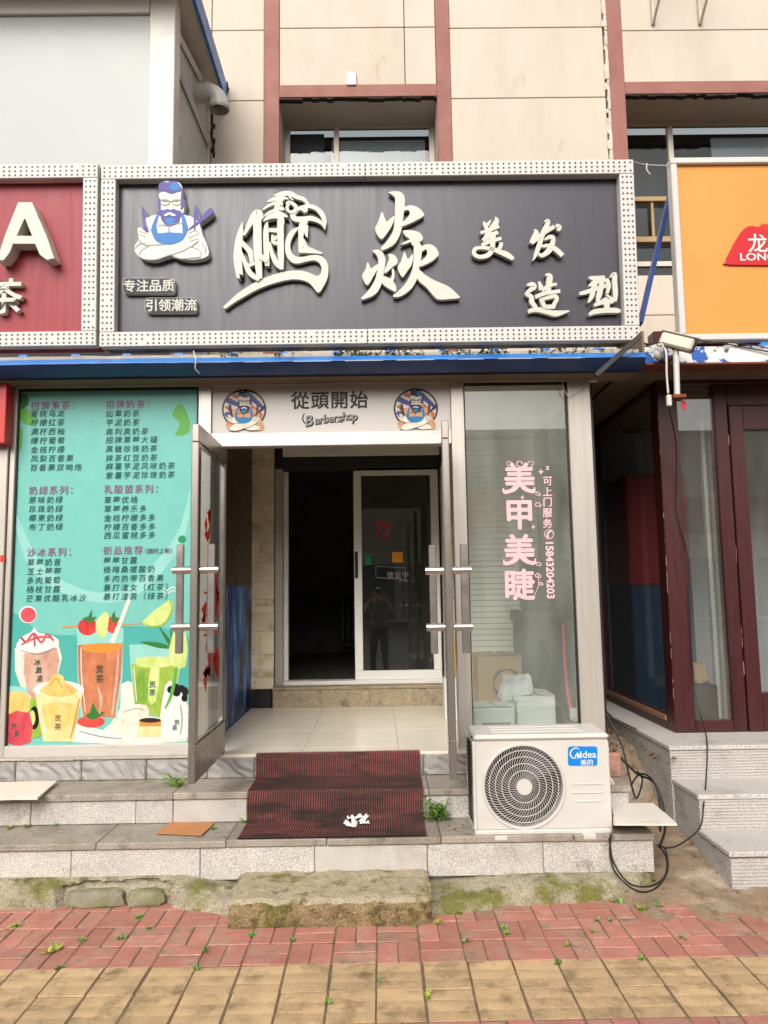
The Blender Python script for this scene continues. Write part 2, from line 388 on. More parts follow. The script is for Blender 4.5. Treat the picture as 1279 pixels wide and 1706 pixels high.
mat('sash_white', s(240, 237, 230), .4, var=.03)
mat('block_face', s(142, 122, 88), .95, var=.2, vs_=18, grain=.5, gs=140, col2=s(106, 98, 42), c2=(7, .48, .6), col3=s(84, 66, 42), c3=(14, .5, .64), bump=.016, bs=30)
mat('floor_cream', s(234, 223, 205), .22, var=.03, vs_=2, rvar=.05, stretch=(1, 6, 1), rnd=.015)
mat('travertine', s(238, 221, 190), .8, var=.1, vs_=6, grain=.06, col2=s(172, 146, 104), c2=(4, .5, .7), col3=s(92, 74, 50), c3=(26, .62, .7), bump=.003, bs=50, rnd=.08)
mat('siding', s(222, 219, 206), .6, var=.05, vs_=4)
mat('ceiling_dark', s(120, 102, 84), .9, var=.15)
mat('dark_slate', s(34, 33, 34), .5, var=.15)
mat('interior_black', s(128, 126, 122), .7, var=.2)
mat('interior_floor', s(110, 105, 98), .35, var=.2)
mat('radiator', s(120, 118, 112), .4, var=.05)
mat('mat_red', s(148, 80, 76), .95, var=.22, vs_=14, grain=.22, gs=260, col2=s(104, 62, 58), c2=(2.4, .46, .66), col3=s(60, 46, 40), c3=(4.5, .47, .62), stretch=(.6, 2.2, 2.2))
mat('mat_base', s(52, 34, 30), .95, var=.2, grain=.2)
mat('tissue', s(238, 238, 236), .9, var=.02)
mat('board_white', s(228, 220, 208), .5, var=.05, vs_=6, col2=s(206, 194, 178), c2=(6, .55, .8))
mat('cardboard_orange', s(190, 128, 82), .9, var=.07, vs_=10, col2=s(172, 112, 70), c2=(5, .5, .7))
mat('cardboard', s(178, 148, 110), .9, var=.08, vs_=8, col2=s(156, 126, 90), c2=(4, .5, .75))
mat('paper_white', s(226, 228, 226), .7, var=.04)
mat('plastic_bag', s(220, 224, 224), .3, var=.1, vs_=14, bump=.01, bs=22)
mat('machine_grey', s(66, 70, 70), .5, var=.1, vs_=5)
mat('red_plastic', s(200, 44, 44), .4, var=.06)
mat('maroon_wood', s(68, 28, 29), .38, var=.1, vs_=5, stretch=(6, 6, .6), rvar=.08, col2=s(54, 22, 23), c2=(3, .5, .75))
mat('bare_wood', s(150, 110, 80), .8, var=.15)
mat('ac_white', s(206, 203, 196), .38, var=.025, vs_=3, col2=s(190, 180, 166), c2=(4, .54, .85), col3=s(150, 140, 126), c3=(7, .66, .85), rvar=.06)
mat('ac_grey', s(206, 202, 196), .4, var=.03)
mat('ac_dark', s(34, 30, 34), .5, var=.1)
mat('fan_blade', s(70, 66, 74), .4, var=.05)
mat('rust', s(124, 66, 40), .9, var=.25, vs_=14, bump=.003, bs=60)
mat('flaky_paint', s(226, 224, 222), .6, var=.05, vs_=8, col2=s(30, 92, 176), c2=(7, .535, .55), col3=s(90, 72, 62), c3=(12, .62, .66), bump=.002, bs=30)
mat('moss', s(96, 112, 40), .95, var=.3, vs_=20)
mat('leaf', s(98, 142, 56), .55, var=.18, vs_=20, rnd=.15, col2=s(128, 172, 66), c2=(14, .5, .7))
mat('leaf_yellow', s(156, 168, 62), .6, var=.18, vs_=20, rnd=.15)
mat('dry_leaf', s(124, 92, 60), .9, var=.3, vs_=12, rnd=.25)
mat('brown_print', s(74, 64, 58), .45, var=.15)
mat('steel_door', s(156, 148, 140), .28, metal=.7, var=.02, vs_=2, stretch=(4, 4, .4), rvar=.03)
mat('navy_and_shaded_blue', s(18, 62, 130), .45, var=.1, vs_=5, col2=s(14, 44, 96), c2=(6, .5, .75))  # navy of the sign brace; on the gutter, blue darkened for shade
mat('opp_wall', s(226, 220, 208), .9, var=.1, vs_=.6)
mat('opp_glass', s(70, 82, 92), .1, var=.1, rvar=.02)
mat('skin', s(206, 160, 132), .55, var=.03)
mat('cloth_black', s(28, 28, 32), .9, var=.1)
mat('cloth_grey', s(120, 120, 122), .9, var=.3, vs_=40)
mat('hair_dark', s(30, 24, 22), .6, var=.1)
glass('clear_glass', (.985, .99, .985), dirt=.02, boost=1.2)
glass('door_glass', (.95, .975, .965), dirt=.16, dirtcol=(.55, .58, .52), boost=1.0)
glass('dark_glass', (.55, .60, .60), dirt=.03, boost=2.6)
glass('shop_glass', (.93, .95, .95), dirt=.06, dirtcol=(.6, .58, .55), boost=2.8)
glass('green_glass', (.95, .975, .96), dirt=.16, dirtcol=(.68, .70, .62), boost=2.4)
glass('window_glass', (.8, .84, .85), boost=1.0)
for n_, c_ in dict(teal=(116, 190, 179), teal_pale=(146, 204, 195), teal_deep=(76, 170, 160), ink_green=(34, 84, 78), ink_plum=(92, 76, 108), white=(222, 222, 218),
        choc=(196, 148, 126), tea=(186, 108, 78), lime=(140, 176, 60), lime_pale=(196, 214, 120), mango=(246, 190, 112), mango_pale=(250, 214, 150), berry=(196, 60, 76), cherry=(200, 46, 50),
        ink=(22, 21, 20), cream=(240, 232, 214), leafp=(96, 168, 72), leafd=(52, 118, 50), amber=(216, 140, 60), purple=(80, 72, 150), logo_blue=(46, 118, 188), apron=(32, 128, 180), face=(226, 222, 208),
        lineg=(150, 146, 142), navy=(44, 40, 84), stripe_o=(206, 110, 62), shirt_o=(220, 160, 110), ring=(50, 38, 48), pale_roundel=(222, 216, 204), pink=(236, 192, 196), brand_blue=(14, 128, 214),
        logo_red=(200, 40, 50), dark_label=(34, 32, 46), decal_red=(222, 58, 40), sticker_green=(32, 140, 88), sticker_yellow=(232, 150, 40), mural_blue=(30, 92, 168), fridge_blue=(26, 56, 80), fridge_red=(132, 26, 36), bottle_yellow=(206, 160, 30)).items():
    flat(n_, s(*c_))
# photographic print: liquids and fruit on the poster vary in tone
for n_, a_, b_, c_ in (('choc', (190, 140, 118), (220, 180, 160), (160, 104, 84)), ('tea', (186, 106, 74), (214, 142, 98), (146, 72, 48)), ('lime', (132, 168, 54), (172, 196, 90), (92, 136, 40)), ('lime_pale', (196, 212, 116), (220, 226, 160), (160, 188, 84)),
        ('mango', (244, 184, 100), (250, 208, 136), (224, 148, 66)), ('mango_pale', (246, 206, 142), (250, 222, 176), (232, 176, 104)), ('berry', (190, 58, 74), (220, 96, 100), (146, 34, 50)), ('cherry', (190, 42, 46), (220, 82, 72), (128, 22, 28)), ('cream', (226, 216, 196), (236, 230, 216), (198, 184, 156))):
    mat(n_, s(*a_), .5, var=.10, vs_=30, col2=s(*b_), c2=(6, .36, .7), col3=s(*c_), c3=(8, .5, .85), rvar=0, coat=.12, spec=.2, stretch=(1.6, 1, .7))
def mat_dirt():          # trodden mud on the mat: streaky, heaviest on the middle tread
    for nm in ('mat_red', 'mat_base'):
        m = MATS[nm]; n = m.node_tree.nodes; L = m.node_tree.links.new; b = n['Principled BSDF']
        src = b.inputs['Base Color'].links[0].from_socket
        tc = n.new('ShaderNodeTexCoord'); sp = n.new('ShaderNodeSeparateXYZ'); L(tc.outputs['Object'], sp.inputs[0])
        mp = n.new('ShaderNodeMapping'); mp.inputs['Scale'].default_value = (1.4, 7, 7); L(tc.outputs['Object'], mp.inputs[0])
        t = n.new('ShaderNodeTexNoise'); t.inputs['Scale'].default_value = 2.0; t.inputs['Detail'].default_value = 7; t.inputs['Roughness'].default_value = .7; L(mp.outputs[0], t.inputs['Vector'])
        r = n.new('ShaderNodeValToRGB'); L(sp.outputs['Y'], r.inputs[0]); e = r.color_ramp.elements
        e[0].position = 0; e[0].color = (.42, .42, .42, 1); e[1].position = .34; e[1].color = (.12, .12, .12, 1)
        for p_, v_ in ((.015, .62), (.10, .55), (.2, .38), (.29, .62), (.315, .2)): k = e.new(p_); k.color = (v_, v_, v_, 1)
        a = n.new('ShaderNodeMath'); a.operation = 'ADD'; L(t.outputs['Fac'], a.inputs[0]); L(r.outputs[0], a.inputs[1])
        q = n.new('ShaderNodeMapRange'); q.inputs[1].default_value = .78; q.inputs[2].default_value = 1.2; q.inputs[4].default_value = .92; L(a.outputs[0], q.inputs[0])
        x = n.new('ShaderNodeMix'); x.data_type = 'RGBA'; L(q.outputs[0], x.inputs[0]); L(src, x.inputs[6]); x.inputs[7].default_value = (*s(50, 40, 34), 1); L(x.outputs[2], b.inputs['Base Color'])
mat_dirt()
# mural: printed banner, brown slats above, blue brush strokes below
def mural_material():
    m = mat('mural', s(24, 24, 28), .45, var=.1)
    n = m.node_tree.nodes; L = m.node_tree.links.new; b = n['Principled BSDF']
    tc = n.new('ShaderNodeTexCoord'); sp = n.new('ShaderNodeSeparateXYZ'); L(tc.outputs['Object'], sp.inputs[0])
    mp = n.new('ShaderNodeMapping'); mp.inputs['Scale'].default_value = (5, 5, 1.1); L(tc.outputs['Object'], mp.inputs[0])
    t = n.new('ShaderNodeTexNoise'); t.inputs['Scale'].default_value = 1.5; t.inputs['Detail'].default_value = 4; t.inputs['Distortion'].default_value = 1.2; L(mp.outputs[0], t.inputs['Vector'])
    r = n.new('ShaderNodeValToRGB'); L(t.outputs['Fac'], r.inputs[0])
    e = r.color_ramp.elements; e[0].position = .44; e[0].color = (*s(16, 18, 24), 1); e[1].position = .68; e[1].color = (*s(90, 165, 225), 1)
    k = e.new(.53); k.color = (*s(24, 84, 168), 1)
    wv = n.new('ShaderNodeTexWave'); wv.bands_direction = 'Y'; wv.inputs['Scale'].default_value = 9; wv.inputs['Distortion'].default_value = .4; L(tc.outputs['Object'], wv.inputs['Vector'])
    r2 = n.new('ShaderNodeValToRGB'); L(wv.outputs['Fac'], r2.inputs[0]); r2.color_ramp.elements[0].color = (*s(30, 22, 18), 1); r2.color_ramp.elements[1].color = (*s(84, 60, 44), 1)
    g = n.new('ShaderNodeMath'); g.operation = 'GREATER_THAN'; g.inputs[1].default_value = 1.05; L(sp.outputs['Z'], g.inputs[0])
    x = n.new('ShaderNodeMix'); x.data_type = 'RGBA'; L(g.outputs[0], x.inputs[0]); L(r.outputs[0], x.inputs[6]); L(r2.outputs[0], x.inputs[7]); L(x.outputs[2], b.inputs['Base Color'])
mural_material()
def carve_bump():       # chiselled wave relief on the plinth tiles
    m = MATS['carved_tile']; n = m.node_tree.nodes; L = m.node_tree.links.new
    tc = n.new('ShaderNodeTexCoord'); oi = n.new('ShaderNodeObjectInfo'); of = n.new('ShaderNodeVectorMath'); of.operation = 'MULTIPLY_ADD'
    L(oi.outputs['Random'], of.inputs[0]); of.inputs[1].default_value = (17, 23, 31); L(tc.outputs['Object'], of.inputs[2])
    wv = n.new('ShaderNodeTexWave'); wv.wave_type = 'BANDS'; wv.bands_direction = 'DIAGONAL'; wv.inputs['Scale'].default_value = 7; wv.inputs['Distortion'].default_value = 9
    wv.inputs['Detail'].default_value = 1.5; wv.inputs['Detail Scale'].default_value = .9; L(of.outputs[0], wv.inputs['Vector'])
    bp = n.new('ShaderNodeBump'); bp.inputs['Distance'].default_value = .012; bp.inputs['Strength'].default_value = .8; L(wv.outputs['Fac'], bp.inputs['Height'])
    L(bp.outputs[0], n['Principled BSDF'].inputs['Normal'])
carve_bump()

# ------------------------------------------------------------ ground and pavement
DF = 4.78            # front of the barber shop's glazing
ZF = .605            # porch floor
MB().grid(lambda a, b: ((a - .5) * 160, -80 + 160 * b, -.035), 8, 8).build('road', 'asphalt', kind='structure')
pave = structure('pavement', (0, 3.0, 0))
MB().box(-5.2, 5.2, -3.0, 4.3, -.034, -.004).build('joint_bed', 'joint_sand', pave)
T = .195
def brick_mesh(name, dx, dy, m):
    return MB().box(-dx / 2, dx / 2, -dy / 2, dy / 2, -.012, 0, .003).build(name, m, pave, origin=(0, 0, 0))
proto_h = brick_mesh('brick', T - .006, T / 2 - .0055, 'red_brick'); proto_v = brick_mesh('brick', T / 2 - .0055, T - .006, 'red_brick')
tm = MB()
zz = [(-.5, 0), (-.2, 0), (-.175, -.0012), (-.155, 0), (.14, 0), (.165, -.0012), (.185, 0), (.5, 0)]
ty = .222
for x0, x1 in ((-(T - .006) / 2, (T - .006) / 2),):
    top = [[(x, q * (ty - .006), z) for q, z in zz] for x in (x0 + .003, x1 - .003)]
    tm.loop([top[0], top[1]], closed=False)
    n_ = len(zz); lo = (ty - .006) / 2
    tm.add([(x0 + .003, -lo, 0), (x1 - .003, -lo, 0), (x1, -lo - .002, -.012), (x0, -lo - .002, -.012)], [(0, 3, 2, 1)])
    tm.add([(x0 + .003, lo, 0), (x1 - .003, lo, 0), (x1, lo + .002, -.012), (x0, lo + .002, -.012)], [(0, 1, 2, 3)])
    tm.add([(x0 + .003, -lo, 0), (x0 + .003, lo, 0), (x0, lo, -.012), (x0, -lo, -.012)], [(0, 1, 2, 3)])
    tm.add([(x1 - .003, -lo, 0), (x1 - .003, lo, 0), (x1, lo, -.012), (x1, -lo, -.012)], [(0, 3, 2, 1)])
proto_t = tm.build('paving_tile', 'yellow_tile', pave, origin=(0, 0, 0))
XJ, YE = -.036, 3.392          # a tile joint and the red / yellow edge
rng = random.Random(3)
first = {'h': 1, 'v': 1, 't': 1}
def lay(k, x, y):
    p = {'h': proto_h, 'v': proto_v, 't': proto_t}[k]
    loc = (x + rng.uniform(-.002, .002), y - 3.0 + rng.uniform(-.002, .002), rng.uniform(-.003, .0025)); rz = rng.uniform(-.008, .008)
    if first[k]: first[k] = 0; p.location = loc; p.rotation_euler.z = rz; return
    o = copy_to(p, pave, loc, rz); o.rotation_euler.x = rng.uniform(-.01, .01); o.rotation_euler.y = rng.uniform(-.01, .01)
for i in range(-12, 12):
    cx = XJ + T * (i + .5)
    for j in range(2): lay('t', cx, YE - ty * (j + .5))
    for j in range(4):
        cyy = YE + T * (j + .5)
        if cyy > 3.8 and -.68 < cx < .18: continue
        if (i + j) % 2 == 0:
            lay('v', cx - T / 4, cyy); lay('v', cx + T / 4, cyy)
        else:
            lay('h', cx, cyy - T / 4); lay('h', cx, cyy + T / 4)
    cyy = YE - 2 * ty - T / 2
    if i % 2 == 0: lay('v', cx - T / 4, cyy); lay('v', cx + T / 4, cyy)
    else: lay('h', cx, cyy - T / 4); lay('h', cx, cyy + T / 4)

# broken concrete and earth at the foot of the right steps
def soil_fn(a, b):
    x = .98 + 2.3 * a; y = 3.56 + 3.3 * b
    edge = min(1, max(0, (y - (3.62 + .16 * N(x * 2.1, 3.3) + .5 * max(0, 1.5 - x) + .10 * N(x * 7, 9)))/.34))
    back = min(1, max(0, (y - 4.0) / .8))
    z = -.012 + edge * (.026 + .02 * N(x * 6, y * 6) + .012 * N(x * 21, y * 21)) + back * .10 + .012 * N(x * 15, y * 15) * edge
    if x < 1.12: z -= .03 * (1.12 - x) / .14
    return (x, y, z)
MB().grid(soil_fn, 70, 80).build('earth_patch', 'soil', kind='structure')

# ------------------------------------------------------------ old concrete footing, front block
def footing(x0, x1, name, label, seed, nx):
    def fn(a, b):
        x = x0 + (x1 - x0) * a
        K_ = [(-3, 4.015), (-1.15, 4.01), (-.8, 3.90), (.2, 3.83), (.36, 3.87), (.64, 3.93), (.95, 3.965), (1.25, 4.025), (1.43, 4.09)]; yf = K_[-1][1]
        for (a_, b_), (c_, d_) in zip(K_, K_[1:]):
            if a_ <= x <= c_: yf = b_ + (d_ - b_) * (x - a_) / (c_ - a_); break
        zt0 = (.122 - .055 * max(0, min(1, (x + 1.05) / .25))) if x < 0 else (.06 + .034 * max(0, min(1, (x - .3) / .35)))
        prof = [(yf - .005, -.03), (yf, .0), (yf + .012, zt0 * .45), (yf + .035, zt0 * .78), (yf + .6 * (4.17 - yf), zt0 * .95), (4.17, zt0)]
        t = b * 5; i = min(4, int(t)); f = t - i
        y = prof[i][0] * (1 - f) + prof[i + 1][0] * f; z = prof[i][1] * (1 - f) + prof[i + 1][1] * f
        k = math.sin(math.pi * min(1, b * 1.15)) if b < .87 else .3
        y += (.03 * N(x * 2.2, seed) + .018 * N(x * 7, seed)) * (1 - b); z += k * (.026 * N(x * 4.3, y * 5, seed) + .014 * N(x * 13, y * 13, seed) + .006 * N(x * 34, y * 34, seed))
        if seed == 1:       # the broken-out hollow with two bedded stones
            hx = (x + 1.37) / .33; hy = (y - 4.035) / .06
            r_ = hx ** 4 + hy ** 2 + .35 * N(x * 9, y * 9, 4)
            if r_ < 1: y += .05 * min(1, (1 - r_) * 2.5); z -= .012
        e = min(a, 1 - a) * (x1 - x0)
        if e < .03: z -= .02 * (1 - e / .03)
        return (x, y, z)
    return MB().grid(fn, nx, 34).build(name, 'old_concrete', label=label, cat='footing', group='concrete footings')
footing(-2.75, -.70, 'concrete_footing', 'mossy cracked concrete footing under the granite steps left of the front block', 1, 150)
footing(.19, 1.43, 'concrete_footing', 'low mossy concrete footing below the steps right of the front block', 2, 90)
def lump(mb, c, r, seed, rough_=.25, n=18):
    rings = []
    for j in range(1, n // 2):
        th = math.pi * j / (n // 2); ring = []
        for i in range(n):
            ph = 2 * math.pi * i / n; d = Vector((math.sin(th) * math.cos(ph), math.sin(th) * math.sin(ph), math.cos(th)))
            k = 1 + rough_ * N(d.x * 1.6 + seed, d.y * 1.6, d.z * 1.6) + rough_ * .4 * N(d.x * 5 + seed, d.y * 5, d.z * 5)
            q = [math.copysign(abs(t) ** .6, t) for t in d]
            ring.append(Vector((c[0] + q[0] * r[0] * k, c[1] + q[1] * r[1] * k, c[2] + q[2] * r[2] * k)))
        rings.append(ring)
    return mb.loop(rings)
for c_, r_, sd_, lb in (((-1.50, 4.05, .035), (.16, .04, .042), 3, 'flat grey green stone bedded in the broken footing, the larger one'),
                        ((-1.235, 4.05, .032), (.095, .04, .042), 8, 'smaller mossy stone bedded in the broken footing nearer the front block')):
    lump(MB(), c_, r_, sd_, .22).build('bedded_stone', 'embedded_stone', label=lb, cat='stone', group='stones in the broken footing')
def block_mesh():
    x0, x1, y0, y1, h = -.755, .235, 3.745, 4.145, .124
    rings = []; pr = [(y1, -.03), (y1, h - .012), (y1 - .015, h), (y1 - .12, h + .004), (y0 + .14, h + .002), (y0 + .03, h - .004), (y0 + .006, h - .02), (y0 - .004, h * .5), (y0, -.03)]
    pr2 = []
    for a, b in zip(pr, pr[1:]):
        for k in range(5): pr2.append((a[0] + (b[0] - a[0]) * k / 5, a[1] + (b[1] - a[1]) * k / 5))
    pr2.append(pr[-1]); n = 90
    for i in range(n + 1):
        x = x0 + (x1 - x0) * i / n; ring = []; e = min(i, n - i) / 3
        for (y, z) in pr2:
            q = .008 * N(x * 9, y * 9, z * 9) + .005 * N(x * 26, y * 26, z * 26) + (.018 * max(0, N(x * 5, 2.2) - .1) if y < y0 + .05 else 0)
            cy_ = (y0 + y1) / 2; sh = 1 - (.035 if e < .4 else .012 if e < 1 else 0)
            ring.append((x + (.02 * N(y * 8, z * 8, i // n) if e < 1 else 0), cy_ + (y - cy_) * sh + q * (1 if y < y0 + .1 else .2), z * (1 - (.06 if e < .4 else 0)) + (q if z > .03 else 0)))
        rings.append(ring)
    return MB().loop(rings, closed=True)
blk = block_mesh().build('concrete_step_block', 'block_top', label='worn mossy concrete block forming the lowest step before the doorway', cat='step')
blk.data.materials.append(MATS['block_face'])
for p_ in blk.data.polygons:
    if p_.normal.z < .45 + .25 * N(p_.center.x * 9, p_.center.z * 9): p_.material_index = 1

# ------------------------------------------------------------ granite steps
steps = thing('granite_steps', 'grey speckled granite steps with stained treads in front of the barber shop', 'steps', (0, 4.4, 0))
def slabs(name, m, xs, y0, y1, z0, z1, b=.004, gap=.003, jit=.0):
    for i, (a, c) in enumerate(zip(xs, xs[1:])):
        j = rng.uniform(-jit, jit)
        MB().box(a + gap / 2, c - gap / 2, y0 + j, y1, z0, z1 + j * .6, b).build(name, m, steps, origin=((a + c) / 2, (y0 + y1) / 2, z1))
def xs_at(pxs, py, D): return [ony(p, py, D).x for p in pxs]
xa = [-2.9] + xs_at((118, 333, 524, 712, 905), 1430, 4.12) + [1.45]
slabs('riser_slab', 'granite', xa, 4.12, 4.15, .085, .252, jit=.003)
xa = [-2.9] + xs_at((160, 376, 544, 735), 1405, 4.11) + [1.02, 1.455]
slabs('tread_slab', 'granite_tread', xa, 4.108, 4.445, .255, .29, jit=.003)
xa = [-2.9] + xs_at((51, 226, 288), 1350, 4.43) + [-.78, .25] + [.72, 1.43]
slabs('riser_slab', 'granite', xa, 4.43, 4.46, .291, .42, jit=.003)
xa = [-2.9] + xs_at((20, 288), 1320, 4.42) + [-.77, -.25, .27] + [.75, 1.44]
slabs('tread_slab', 'granite_tread', xa, 4.415, 4.745, .423, .46, jit=.003)
xa = [-3.0, -2.75] + xs_at((25, 135, 243, 345), 1280, 4.73) + [-.79, -.3, .26, .66, 1.05, 1.42]
slabs('plinth_tile', 'carved_tile', xa, 4.73, 4.752, .461, .588, b=.008, gap=.004, jit=.002)
MB().box(-2.9, 1.42, 4.47, 4.74, .0, .42).box(-2.9, 1.42, 4.16, 4.44, .0, .25).box(-3.0, 1.41, 4.753, 6.9, .0, .585).build('core', 'mortar', steps)
# porch floor tiles
floor = structure('porch_floor', (0, 5.6, ZF))
fx = [-1.13, onz(505, 1250, ZF).x, onz(664, 1250, ZF).x, .95, 1.42]
fx = [-1.13, fx[1], fx[2], fx[2] + .65, 1.42]
fy = [4.735, 4.90, 5.5, 6.1, 6.58]
for a, c in zip(fx, fx[1:]):
    for y0, y1 in zip(fy, fy[1:]):
        MB().box(a + .001, c - .001, y0 + .001, y1 - .001, ZF - .018, ZF, .0012).build('floor_tile', 'floor_cream', floor, origin=((a + c) / 2, (y0 + y1) / 2, ZF))
MB().box(-2.9, -1.16, 4.72, 4.80, .589, .603, .004).box(-2.2, -1.9, 4.715, 4.725, .59, .602).build('ledge', 'mortar', steps)
# ------------------------------------------------------------ apartment building behind
DW = 6.9
W0 = FP(DW)
bld = thing('apartment_building', 'beige rendered apartment building with brown painted bands above the shop signs', 'building', (0, DW + .4, 0))
def U(px, py=130, D=DW): return ony(px, py, D).x
def Zv(py, px=640, D=DW): return ony(px, py, D).z
ztop = 8.4
zl = [3.0, Zv(455), Zv(163, 880), Zv(46, 880), ztop]
x_pil = [(U(440), U(465)), (U(727), U(750)), (U(1018, 200), U(1043, 200))]
zb0, zb1 = Zv(162, 600), Zv(142, 600)
# backing wall in the joints
B = MB()
for a, b in ((-6, x_pil[0][1] - .035), (x_pil[1][0] + .035, x_pil[2][1] - .035)):
    B.box(a, b, DW + .035, DW + .5, 0.8, ztop) if a < -5 else B.box(a, b, DW + .035, DW + .5, 3.0, ztop)
B.box(x_pil[0][1], x_pil[1][0], DW + .035, DW + .5, zb0 + .02, ztop); B.box(x_pil[2][1], 6, DW + .035, DW + .5, zb0 + .02, ztop)
B.box(x_pil[0][1], x_pil[1][0], DW + .035, DW + .5, 3.0, 4.6); B.box(x_pil[2][1], 6, DW + .035, DW + .5, 3.0, 4.25)
B.build('wall_core', 'dark_joint', bld)
g = .008
def panels(xs, zs, m='render_wall'):
    for a, c in zip(xs, xs[1:]):
        for z0, z1 in zip(zs, zs[1:]):
            MB().box(a + g / 2, c - g / 2, DW, DW + .034, z0 + g / 2, z1 - g / 2, .004).build('wall_panel', m, bld)
panels([-6, -3.4, U(352), x_pil[0][0]], zl)
panels([x_pil[1][1], x_pil[2][0] - .04], zl)
panels([x_pil[0][1], U(674, 90), x_pil[1][0]], [zb1, Zv(46, 600), ztop])
panels([x_pil[2][1], 4.2, 6], [zb1, Zv(50, 1160), ztop])
panels([x_pil[0][1], x_pil[1][0]], [3.0, 4.58]); panels([x_pil[2][1], 6], [3.0, Zv(525, 1090), Zv(458, 1090)])
for a, c in x_pil: MB().box(a, c, DW - .012, DW + .034, 3.0, ztop, .003).build('pilaster', 'brown_paint', bld)
for a, c in ((x_pil[0][1], x_pil[1][0]), (x_pil[2][1], 6)):
    MB().box(a + .001, c - .001, DW - .012, DW + .034, zb0, zb1, .003).build('lintel_band', 'brown_paint', bld)
DR = DW + .42       # window plane at the back of the recess
for k, (a, c, zs_) in enumerate(((x_pil[0][1], x_pil[1][0], 4.6), (x_pil[2][1], 6, 4.25))):
    R_ = MB(); R_.box(a, c, DW + .036, DR + .1, zb0 - .002, zb0 + .018)
    R_.box(a - .03, a, DW + .036, DR + .1, zs_, zb0); R_.box(c, c + .03, DW + .036, DR + .1, zs_, zb0)
    R_.build('reveal', 'render_wall', bld)
    # torn tar edge under the band
    t = MB(); rr = random.Random(5 + k); x = a
    while x < c:
        w_ = rr.uniform(.03, .12); t.box(x, min(c, x + w_), DW - .004 - rr.uniform(0, .006), DW + .05, zb0 - rr.uniform(.004, .03), zb0 - .003); x += w_
    t.build('tar_edge', 'tar_stain', bld)
def window(a, c, z0, z1, mull, D, sub):
    wdw = MB().box(a, c, D + .25, D + .28, z0, z1).build('window', 'dark_room', bld)
    f = MB(); fw = .055
    xs = [a] + mull + [c]
    f.box(a, c, D, D + .06, z1 - fw, z1, .004); f.box(a, c, D, D + .06, z0, z0 + fw, .004)
    for i, x in enumerate(xs):
        x0 = a if i == 0 else (c - fw if i == len(xs) - 1 else x - fw / 2); f.box(x0, x0 + fw, D + .001, D + .059, z0 + fw, z1 - fw, .004)
    f.build('frame', 'cream_pvc', wdw)
    for i, (p, q) in enumerate(zip(xs, xs[1:])):
        MB().box(p + .02, q - .02, D + .025, D + .03, z0 + .03, z1 - .03).build('pane', 'window_glass', wdw)
    for x, m_ in sub:
        MB().box(x[0], x[1], D + .07, D + .09, z0, z1 - (.08 if m_ != 'curtain' else .16)).build('curtain', m_, wdw)
zw1 = Zv(204, 600, DR)
window(x_pil[0][1], x_pil[1][0], 4.6, zw1, [U(560, 230, DR)], DR, [((-1.1, -.52), 'machine_grey'), ((-.44, .55), 'curtain')])
window(x_pil[2][1], 6, 4.9, Zv(200, 1160, DR), [U(1117, 230, DR), 4.6], DR, [((3.6, 6), 'curtain')])
# lower casement seen between the two signs, with rails and rubbish on its ledge
wl = MB().box(x_pil[2][1], 4.6, DR + .3, DR + .33, 4.2, 4.9).build('window', 'dark_room', bld)
f = MB()
for py, h in ((335, .05), (402, .06)): f.box(x_pil[2][1], 4.6, DR - .05, DR + .02, Zv(py, 1090, DR) - h / 2, Zv(py, 1090, DR) + h / 2, .004)
f.box(U(1086, 370, DR) - .012, U(1086, 370, DR) + .012, DR - .03, DR, Zv(402, 1090, DR), Zv(335, 1090, DR)); f.build('rail', 'cardboard', wl)
MB().box(x_pil[2][1], 4.6, DR + .02, DR + .03, 4.2, 4.9).build('pane', 'window_glass', wl)
j = MB(); rr = random.Random(9)
for i in range(26):
    x = rr.uniform(x_pil[2][1] + .02, 3.6); y = rr.uniform(DW + .06, DR - .05); z = 4.26 + rr.uniform(0, .05); d = Vector((rr.uniform(-1, 1), rr.uniform(-.3, .3), rr.uniform(-.25, .3))) * .14
    j.tube([(x, y, z), Vector((x, y, z)) + d], rr.uniform(.004, .012), 5)
tag(j.build('ledge_twigs', 'dry_leaf', bld), kind='stuff')
# chipped plaster strip beside the right pilaster, drip stains
cst = MB(); rr = random.Random(2); z = 4.4
while z < 8.2:
    h = rr.uniform(.02, .09); x1 = x_pil[2][0] + .0; w_ = .035 + rr.uniform(-.012, .02)
    cst.box(x1 - w_, x1 - .001, DW - .004 - rr.uniform(0, .012), DW + .03, z, z + h + .01); z += h
cst.build('chipped_edge', 'plaster_patch', bld)
tar = MB(); rr = random.Random(4)
for (px, y0, y1) in ((354, 190, 262), (377, 136, 168)):
    for k in range(9):
        a = y0 + (y1 - y0) * k / 9; x = U(px, a) + rr.uniform(-.012, .012); tar.box(x - rr.uniform(.008, .02), x + rr.uniform(.008, .02), DW - .005, DW + .01, Zv(a + (y1 - y0) / 8, px), Zv(a, px), .003)
tar.build('tar_patch', 'tar_stain', bld)
sb = MB().pbox(W0, 577, 120, 593, 141, .001, .03, .004)
sb.build('sensor_box', 'white_metal', label='small white box fixed on the wall above the brown lintel', cat='wall box', origin=(U(585, 130), DW, Zv(130, 585)))
